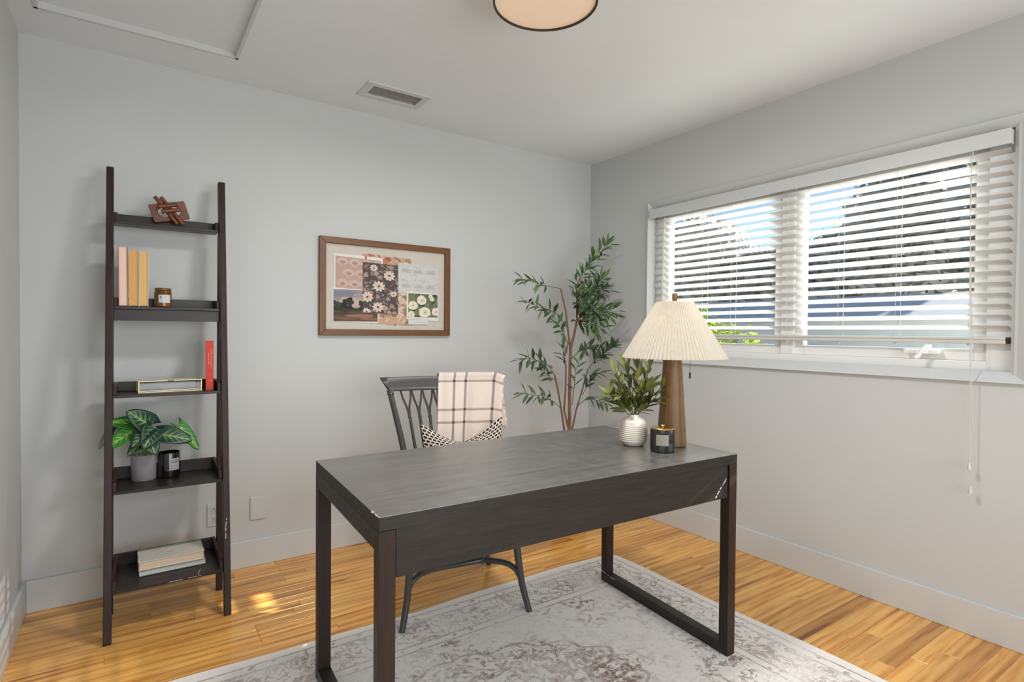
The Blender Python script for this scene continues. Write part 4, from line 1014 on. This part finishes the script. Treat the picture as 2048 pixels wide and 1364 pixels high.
# ------------------------------------------------------------------ table lamp
LC = (1.797, 1.490); lz = ZT
tl = thing('table_lamp', 'table lamp with tapered wooden base and pleated cream shade', 'lamp', (LC[0], LC[1], lz))
c0 = (LC[0], LC[1], lz)
G().lathe([(.054, .0005), (.0575, .003), (.0585, .008), (.0365, .340), (.0355, .3455), (.033, .347)], c0, 48).build('base', M['lampwood'], tl, smooth=True)
G().lathe([(.010, .347), (.0125, .350), (.0125, .356), (.0085, .360), (.0085, .372), (.011, .374), (.011, .384), (.006, .388), (.006, .400), (.012, .401), (.0105, .402)], c0, 20).build('socket', M['brass'], tl, smooth=True)
G().lathe([(.010, .400), (.013, .405), (.024, .425), (.029, .445), (.024, .465), (.008, .475)], c0, 20).build('bulb', M['bulb'], tl, smooth=True)
SC = (LC[0]+.006, LC[1]-.002, lz)
NPL = 80
def pleat(r, z, a, j): return r + (.0055 if j % 2 else -.0040)*(.45+.55*r/.2)
G().lathe([(.199, .350), (.1985, .352), (.158, .421), (.104, .514), (.0695, .572), (.068, .5735)], SC, NPL*2, pleat, cap=False).build('shade', M['shade'], tl, thick=.0016)
G().lathe([(.1935, .3535), (.1935, .3550)], SC, 60, cap=False).build('shade_ring', M['brass'], tl, thick=.002)
g = G()
for k in range(3):
    a = R(30+120*k); g.tube([(SC[0]+.006*math.cos(a), SC[1]+.006*math.sin(a), lz+.568), (SC[0]+.064*math.cos(a), SC[1]+.064*math.sin(a), lz+.571)], .0015, 6)
g.build('spider', M['brass'], tl)
G().tube([(LC[0], LC[1], lz+.40), (LC[0]+.045, LC[1], lz+.45), (SC[0]+.045, SC[1], lz+.53), (SC[0], SC[1], lz+.575)], .0017, 6).build('harp', M['brass'], tl, smooth=True)
G().lathe([(.0075, .574), (.009, .577), (.0105, .590), (.0105, .604), (.009, .608)], SC, 14).build('finial', M['lampwood'], tl, smooth=True)
for (dx, dy, zb_) in ((.058, -.040, .292), (-.046, .010, .335)):
    ch_ = G().tube([(LC[0]+dx*.3, LC[1]+dy*.3, lz+.405), (LC[0]+dx, LC[1]+dy, lz+.398), (LC[0]+dx, LC[1]+dy, lz+zb_)], .0008, 5).build('pull_chain', M['bronze'], tl)
    if dx > 0: G().lathe([(.0035, -.024), (.0042, -.022), (.0042, -.002), (.003, 0)], (LC[0]+dx, LC[1]+dy, lz+zb_), 10).build('pull_knob', plain('dark_wood_knob', srgb(84,60,48), .5), ch_, smooth=True)
bl_ = bpy.data.lights.new('table_lamp_light', 'POINT'); bo = bpy.data.objects.new('table_lamp_light', bl_); COL.objects.link(bo)
bl_.energy = LAMP_W; bl_.color = (1, .965, .92); bl_.shadow_soft_size = .034; bo.parent = tl; bo.location = (.004, 0, .470)

# ------------------------------------------------------------------ vase and sprigs
VC = (1.664, 1.571, ZT)
prof = [(.036, .0005), (.040, .003), (.049, .014)]
for k in range(61):
    t = k/60; z_ = .018 + .068*t; r_ = .0525 + .0030*math.sin(math.pi*t) - .0008*math.cos(2*math.pi*t*9); prof.append((r_, z_))
prof += [(.0525, .090), (.047, .100), (.036, .108), (.026, .112), (.0225, .115), (.0215, .119), (.0225, .122), (.021, .1235), (.0185, .122), (.018, .112), (.018, .100)]
vs_ = G().lathe(prof, VC, 48).build('vase', M['ceramic'], None, smooth=True, angle=70); tag(vs_, 'squat cream ribbed ceramic bud vase on the desk', 'vase')
def leaf_mesh(name, L, W_, mat, curl=.18, fold=.3):
    g = G(); st = [0, .18, .42, .7, 1]; wd = [.08, .62, 1, .72, .0]; vs = []; fs = []
    for t, k in zip(st, wd):
        zc = -curl*L*t*t; vs += [(-k*W_/2, t*L, zc + fold*k*W_/2), (0, t*L, zc), (k*W_/2, t*L, zc + fold*k*W_/2)]
    for i in range(4): fs += [(3*i, 3*i+1, 3*i+4, 3*i+3), (3*i+1, 3*i+2, 3*i+5, 3*i+4)]
    g.add(vs, fs); return g.mesh(name, mat, smooth=True, angle=80)
def leaf_M(p, d_, up_):
    y_ = Vector(d_).normalized(); up_ = Vector(up_); x_ = y_.cross(up_).normalized(); z_ = x_.cross(y_)
    m_ = Matrix((x_, y_, z_)).transposed().to_4x4(); return Matrix.Translation(p) @ m_
def along(path, s):
    P = [Vector(p) for p in path]; seg = [(b-a).length for a, b in zip(P, P[1:])]; t = s*sum(seg)
    for i, l in enumerate(seg):
        if t <= l or i == len(seg)-1: return P[i].lerp(P[i+1], min(1, t/l)), (P[i+1]-P[i]).normalized(), sum(seg)
        t -= l
sp = thing('olive_sprigs', 'bunch of faux olive sprigs standing in the cream vase', 'foliage', (VC[0], VC[1], ZT+.06))
SPR = [[(1.662,1.572,.868),(1.644,1.586,.94),(1.619,1.604,1.01),(1.606,1.614,1.07)], [(1.662,1.572,.868),(1.663,1.585,.959),(1.664,1.598,1.039),(1.658,1.615,1.095)],
 [(1.665,1.57,.868),(1.667,1.562,.961),(1.666,1.557,1.041),(1.663,1.552,1.10)], [(1.665,1.57,.868),(1.694,1.56,.95),(1.716,1.555,1.03),(1.731,1.554,1.090)],
 [(1.669,1.567,.868),(1.698,1.537,.942),(1.728,1.505,.993),(1.745,1.48,1.03)], [(1.655,1.577,.868),(1.623,1.592,.911),(1.59,1.607,.951),(1.567,1.615,.986)],
 [(1.669,1.567,.868),(1.687,1.54,.912),(1.698,1.517,.944),(1.707,1.494,.956)], [(1.665,1.57,.868),(1.671,1.555,.942),(1.684,1.536,.993),(1.696,1.516,1.023)], [(1.66,1.573,.868),(1.639,1.573,.922),(1.613,1.575,.963),(1.59,1.575,.984)]]
lv = [leaf_mesh('leaf', L, W_, M['leaf_vase'], c, .28) for L, W_, c in ((.066, .020, .10), (.056, .018, .2), (.074, .021, .05))]
rs = random.Random(8)
LAMPV = V(LC[0], LC[1], 0)
for pth in SPR:
    pth = [(x_, y_, .868+(z_-.868)*.88) for x_, y_, z_ in pth]
    root = V(VC[0], VC[1], ZT+.03); full = [root.lerp(V(*pth[0]), 0), (V(*pth[0])-V(VC[0], VC[1], pth[0][2]))*.6+V(VC[0], VC[1], pth[0][2])] + [V(*p) for p in pth[1:]]
    G().tube(full, [.0019, .0018, .0016, .0013, .0008][:len(full)], 6).build('stem', M['leafstem'], sp, smooth=True)
    nL = 17
    for k in range(nL):
        p, t, tot = along(full[1:], .20 + .80*k/(nL-1)); a = k*2.4 + rs.uniform(-.4, .4)
        s1 = t.cross(V(0, 0, 1)).normalized(); s2 = t.cross(s1); side = s1*math.cos(a) + s2*math.sin(a)
        d_ = (t*rs.uniform(.6, 1.1) + side*rs.uniform(.45, .95) + V(0, 0, rs.uniform(-.1, .25))).normalized()
        if k == nL-1: d_ = t
        tip = p + d_*.065
        if (tip.xy-LAMPV.xy).length < .066 or (p.xy-LAMPV.xy).length < .06: continue
        share('leaf', rs.choice(lv), sp, leaf_M(p, d_, V(0, 0, 1)*.8 - side*.2 + V(rs.uniform(-.5, .5), rs.uniform(-.9, .2), 0)))

# ------------------------------------------------------------------ candle on the desk
DC = (1.672, 1.430, ZT)
dc = thing('candle_jar', 'dark ribbed glass candle with gold lid in front of lamp', 'candle', DC)
rib = lambda r, z, a, j: r + (.0007 if j % 2 else -.0007)
G().lathe([(.041, .0005), (.0435, .003), (.0445, .010), (.0445, .083), (.0435, .0855)], DC, 88, rib).build('jar', M['ribbed'], dc, smooth=True, angle=20)
ld = G().lathe([(.0435, .0856), (.0462, .0865), (.0465, .0895), (.045, .0915), (.0, .092)], DC, 48, cap=False).build('lid', M['brass'], dc, smooth=True)
G().lathe([(.006, .092), (.004, .094), (.008, .098), (.0055, .101)], DC, 14).build('lid_knob', M['brass'], ld, smooth=True)
pa = math.atan2(-DC[1], -DC[0])
lb = label_patch(DC, .0462, pa-.52, pa+.52, ZT+.028, ZT+.069).build('label', M['greylabel'], dc)
goldp = plain('gold_print', srgb(176,152,110), .5)
bars(DC, .0468, [(pa-.1, pa+.1, ZT+.061, .003), (pa-.22, pa+.22, ZT+.054, .0014), (pa-.16, pa+.16, ZT+.049, .0012), (pa-.2, pa+.2, ZT+.043, .0014), (pa-.13, pa+.13, ZT+.038, .0010)], goldp, lb)

# ------------------------------------------------------------------ olive tree in the corner
TB = (2.290, 2.70, 0)
ot = thing('olive_tree', 'tall faux olive tree with thin brown stems in the room corner', 'tree', TB)
pot_c = TB
G().lathe([(.085, .0005), (.10, .005), (.118, .19), (.120, .205), (.112, .207), (.108, .195), (.105, .17)], pot_c, 36).build('pot', plain('dark_planter', srgb(52,50,48), .6, .06), ot, smooth=True)
G().lathe([(.100, .16), (.106, .172)], pot_c, 24).build('soil', plain('moss_soil', srgb(84,78,52), .95, .2, 60), ot)
TREE = {
'trunk': [(2.287,2.7,.17),(2.287,2.7,.562),(2.285,2.7,.783),(2.286,2.7,.972),(2.289,2.7,1.107)],
'main_left': [(2.289,2.7,1.098),(2.256,2.687,1.223),(2.223,2.673,1.347),(2.171,2.66,1.476)],
'main_right': [(2.289,2.7,1.107),(2.328,2.713,1.192),(2.363,2.727,1.288),(2.373,2.74,1.417)],
'stem_left': [(2.262,2.69,.17),(2.234,2.68,.57),(2.183,2.66,.748),(2.138,2.64,.874),(2.102,2.62,.947)],
'stem_mid': [(2.28,2.70,.60),(2.232,2.69,.725),(2.229,2.673,.852),(2.217,2.657,.992),(2.183,2.64,1.086)],
'stem_right': [(2.296,2.71,.17),(2.3,2.7,.561),(2.332,2.687,.725),(2.36,2.673,.829),(2.401,2.66,.977)]}
TWIG = {
'top': [(2.373,2.74,1.417),(2.368,2.736,1.513),(2.415,2.732,1.595),(2.492,2.728,1.675),(2.576,2.724,1.753),(2.63,2.72,1.804)],
'left_top': [(2.171,2.66,1.476),(2.059,2.645,1.484),(1.973,2.63,1.493),(1.889,2.615,1.508),(1.819,2.6,1.508)],
'left_mid': [(2.242,2.68,1.239),(2.156,2.654,1.314),(2.066,2.628,1.335),(1.971,2.602,1.352),(1.873,2.576,1.376),(1.826,2.55,1.388)],
'left_dn': [(2.268,2.69,1.13),(2.194,2.66,1.208),(2.137,2.63,1.253),(2.09,2.6,1.281)],
'crown_a': [(2.374,2.74,1.353),(2.472,2.75,1.421),(2.546,2.76,1.474),(2.6,2.77,1.527),(2.631,2.78,1.58)],
'crown_b': [(2.375,2.74,1.289),(2.411,2.705,1.337),(2.465,2.67,1.353),(2.541,2.635,1.339),(2.6,2.6,1.349)],
'crown_c': [(2.366,2.74,1.288),(2.366,2.677,1.288),(2.393,2.613,1.272),(2.418,2.55,1.225)],
'crown_d': [(2.373,2.74,1.385),(2.349,2.66,1.413),(2.34,2.58,1.378),(2.329,2.5,1.3)],
'crown_e': [(2.356,2.72,1.415),(2.425,2.747,1.452),(2.536,2.773,1.508),(2.69,2.8,1.485)],
'sl_a': [(2.102,2.62,.947),(2.032,2.59,1.01),(1.943,2.56,1.043),(1.85,2.53,1.061),(1.747,2.5,1.056)],
'sl_b': [(2.159,2.63,.744),(2.09,2.602,.791),(1.993,2.575,.838),(1.882,2.548,.853),(1.783,2.52,.869)],
'sl_c': [(2.11,2.62,.923),(2.048,2.6,.941),(1.995,2.58,.974),(1.961,2.56,1.005)],
'sm': [(2.217,2.657,.992),(2.183,2.64,1.086),(2.175,2.63,1.13)],
'sr_a': [(2.401,2.66,.977),(2.442,2.64,1.034),(2.487,2.62,1.066),(2.533,2.6,1.114),(2.548,2.58,1.131)],
'sr_b': [(2.325,2.67,.746),(2.37,2.628,.801),(2.394,2.585,.789),(2.418,2.542,.776),(2.419,2.5,.771)],
'sr_c': [(2.357,2.66,.815),(2.365,2.623,.88),(2.36,2.587,.946),(2.401,2.55,.962)],
'sr_d': [(2.306,2.7,.75),(2.307,2.68,.878),(2.301,2.66,.974),(2.324,2.64,1.053),(2.359,2.62,1.131)],
'sr_e': [(2.29,2.7,1.035),(2.382,2.717,1.096),(2.483,2.733,1.111),(2.587,2.75,1.093)]}
for nm, pth in TREE.items():
    big = nm in ('trunk', 'main_right'); n = len(pth); r0, r1 = (.0115, .009) if nm == 'trunk' else ((.009, .006) if nm == 'main_right' else (.0065, .0045))
    G().tube(pth, [lerp(r0, r1, i/(n-1)) for i in range(n)], 8).build('trunk' if nm == 'trunk' else 'branch', M['bark'], ot, smooth=True)
G().tube([(2.373,2.74,1.40),(2.368,2.736,1.513),(2.415,2.732,1.595)], [.0055, .0045, .003], 8).build('branch', M['bark'], ot, smooth=True)
lt = [leaf_mesh('leaf', L, W_, M['leaf_tree'], c, .25) for L, W_, c in ((.080, .022, .12), (.068, .019, .25), (.088, .024, .05))]
rt = random.Random(17); nleaf = 0; extra = G()
cnt = {'top': 60, 'crown_a': 70, 'crown_b': 70, 'crown_c': 50, 'crown_d': 64, 'crown_e': 60, 'sr_a': 40, 'sr_e': 20, 'sr_c': 16, 'left_mid': 24, 'sl_a': 22, 'sl_b': 18, 'left_top': 18, 'sm': 8, 'sl_c': 10, 'left_dn': 10}
spur = random.Random(5)
for nm, pth in TWIG.items():
    tw = G().tube(pth, [lerp(.0026, .0010, i/(len(pth)-1)) for i in range(len(pth))], 6).build('twig', M['leafstem'], ot, smooth=True)
    n = cnt.get(nm, 13)
    for k in range(n):
        f = lerp(.22 if nm not in ('crown_a', 'crown_b', 'crown_c', 'crown_d', 'crown_e', 'top') else .05, 1, (k+.5)/n)
        if nm == 'left_top': f = lerp(.3, 1, (k+.5)/n)
        p, t, tot = along(pth, f); a = k*2.4 + rt.uniform(-.5, .5)
        s1 = t.cross(V(0, 0, 1)).normalized(); s2 = t.cross(s1); side = s1*math.cos(a) + s2*math.sin(a)
        if nm.startswith('crown') or nm == 'top': p = p + side*rt.uniform(0, .045 if nm != 'top' else .018)
        d_ = (t*rt.uniform(.35, 1.1) + side*rt.uniform(.5, 1.0) + V(0, 0, rt.uniform(-.15, .2))).normalized()
        if k == n-1: d_ = t
        mtx = leaf_M(p, d_, V(rt.uniform(-.4, .4), rt.uniform(-.8, .2), .7))
        if (mtx @ V(0, .08, 0)).x > XR-.012 or (mtx @ V(0, .08, 0)).y > YB-.012: continue
        me_ = rt.choice(lt)
        if nleaf < 292: share('leaf', me_, ot, mtx); nleaf += 1
        else: extra.add([mtx @ v.co for v in me_.vertices], [tuple(q_.vertices) for q_ in me_.polygons])
if extra.v: tag(extra.build('small_leaves', M['leaf_tree'], ot, smooth=True), kind='stuff')
om = G().lathe([(.002, -.009), (.0065, -.005), (.0075, 0), (.0065, .005), (.002, .009)], (0, 0, 0), 10).mesh('olive_fruit', M['olive'], smooth=True)
for p in ((1.875,2.61,1.50), (1.90,2.58,1.375), (2.00,2.60,1.34), (1.95,2.56,1.00), (2.19,2.64,1.03), (2.45,2.66,1.34), (2.40,2.60,1.30), (2.56,2.72,1.72), (2.44,2.64,1.02)):
    share('olive_fruit', om, ot, Matrix.Translation(p))

# ------------------------------------------------------------------ outside the window
gr = G().box(3.2, 60, -30, 50, -.5, -.45).build('patio_ground', M['concrete']); tag(gr, 'pale concrete ground outside the window', 'ground', kind='structure')
def foliage(c, r, n, size, mat, parent, rnd, name='foliage', hollow=.35):
    g = G()
    for _ in range(n):
        while True:
            p = V(rnd.uniform(-1, 1), rnd.uniform(-1, 1), rnd.uniform(-1, 1))
            if hollow < p.length < 1: break
        o = V(c[0]+p.x*r[0], c[1]+p.y*r[1], c[2]+p.z*r[2]); a = V(rnd.uniform(-1, 1), rnd.uniform(-1, 1), rnd.uniform(-.7, .7)).normalized(); b = a.cross(V(rnd.uniform(-1, 1), rnd.uniform(-1, 1), rnd.uniform(-1, 1))).normalized(); s = size*rnd.uniform(.6, 1.3)
        g.add([o-a*s, o-b*s*.4, o+a*s, o+b*s*.4], [(0,1,2,3)])
    return tag(g.build(name, mat, parent), kind='stuff')
ro = random.Random(31)
def garden_tree(label, x, y_, h, crowns):
    t_ = thing('garden_tree', label, 'tree', (x, y_, -.45), 0, 'trees beyond the window')
    G().tube([(x, y_, -.45), (x+.05, y_-.05, h*.5), (x, y_, h*.8)], [.16, .13, .08], 8).build('trunk', M['trunk_out'], t_, smooth=True)
    for (dx, dy, z_, rx, ry, rz, n) in crowns:
        G().tube([(x, y_, h*.45), (x+dx*.6, y_+dy*.6, z_*.9), (x+dx, y_+dy, z_)], [.06, .04, .02], 6).build('branch', M['trunk_out'], t_)
        foliage((x+dx, y_+dy, z_), (rx, ry, rz), n, .17, M['tree_out'], t_, ro)
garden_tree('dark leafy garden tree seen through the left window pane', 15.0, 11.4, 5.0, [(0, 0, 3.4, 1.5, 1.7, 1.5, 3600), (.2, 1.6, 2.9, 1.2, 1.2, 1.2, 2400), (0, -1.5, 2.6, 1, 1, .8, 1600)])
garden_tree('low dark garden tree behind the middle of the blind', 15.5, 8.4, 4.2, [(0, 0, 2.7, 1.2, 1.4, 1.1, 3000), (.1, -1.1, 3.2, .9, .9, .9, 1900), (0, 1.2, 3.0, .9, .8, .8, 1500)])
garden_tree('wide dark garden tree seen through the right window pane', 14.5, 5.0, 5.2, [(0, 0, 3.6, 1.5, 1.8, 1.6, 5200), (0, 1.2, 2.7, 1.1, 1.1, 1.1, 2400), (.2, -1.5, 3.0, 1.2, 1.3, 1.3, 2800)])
bu = thing('garden_shrub', 'yellow green shrub growing just outside the window', 'shrub', (4.3, 3.35, -.45))
for (dx, dy) in ((0, 0), (.15, -.3), (-.1, .25)): G().tube([(4.3, 3.35, -.45), (4.3+dx*.5, 3.35+dy*.5, .4), (4.3+dx, 3.35+dy, 1.1)], [.02, .015, .008], 6).build('stem', M['trunk_out'], bu)
foliage((4.3, 3.5, .98), (.35, .55, .55), 1500, .05, M['bush_out'], bu, ro, hollow=.1); foliage((4.25, 2.95, .85), (.3, .45, .45), 900, .05, M['bush_out'], bu, ro, hollow=.1)
hs = thing('neighbour_house', 'blue grey neighbouring house with low roof outside the window', 'house', (9.4, 6.0, -.45))
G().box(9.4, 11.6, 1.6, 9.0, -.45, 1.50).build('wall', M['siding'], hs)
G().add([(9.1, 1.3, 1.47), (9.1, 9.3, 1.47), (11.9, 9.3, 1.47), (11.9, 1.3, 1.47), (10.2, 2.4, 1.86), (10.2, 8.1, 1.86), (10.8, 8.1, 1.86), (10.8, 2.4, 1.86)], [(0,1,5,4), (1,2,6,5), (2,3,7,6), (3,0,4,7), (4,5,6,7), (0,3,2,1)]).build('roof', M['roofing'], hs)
for yy in (3.9, 5.3, 7.0):
    f_ = G().box(9.36, 9.399, yy, yy+.8, .1, 1.0).build('window', M['vinyl'], hs); G().box(9.34, 9.359, yy+.06, yy+.74, .16, .94).build('pane', M['pane_far'], f_)
fe = thing('garden_fence', 'teal grey vertical board fence across the yard', 'fence', (7.2, 4.5, -.45))
fb = G().box(0, .025, 0, .142, 0, 1.46).mesh('board', M['fence'])
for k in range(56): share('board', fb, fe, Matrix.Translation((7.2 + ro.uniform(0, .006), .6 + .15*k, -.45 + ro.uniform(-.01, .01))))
for z_ in (.0, .7): G().box(7.231, 7.27, .6, 9.0, z_, z_+.08).build('rail', M['fence'], fe)
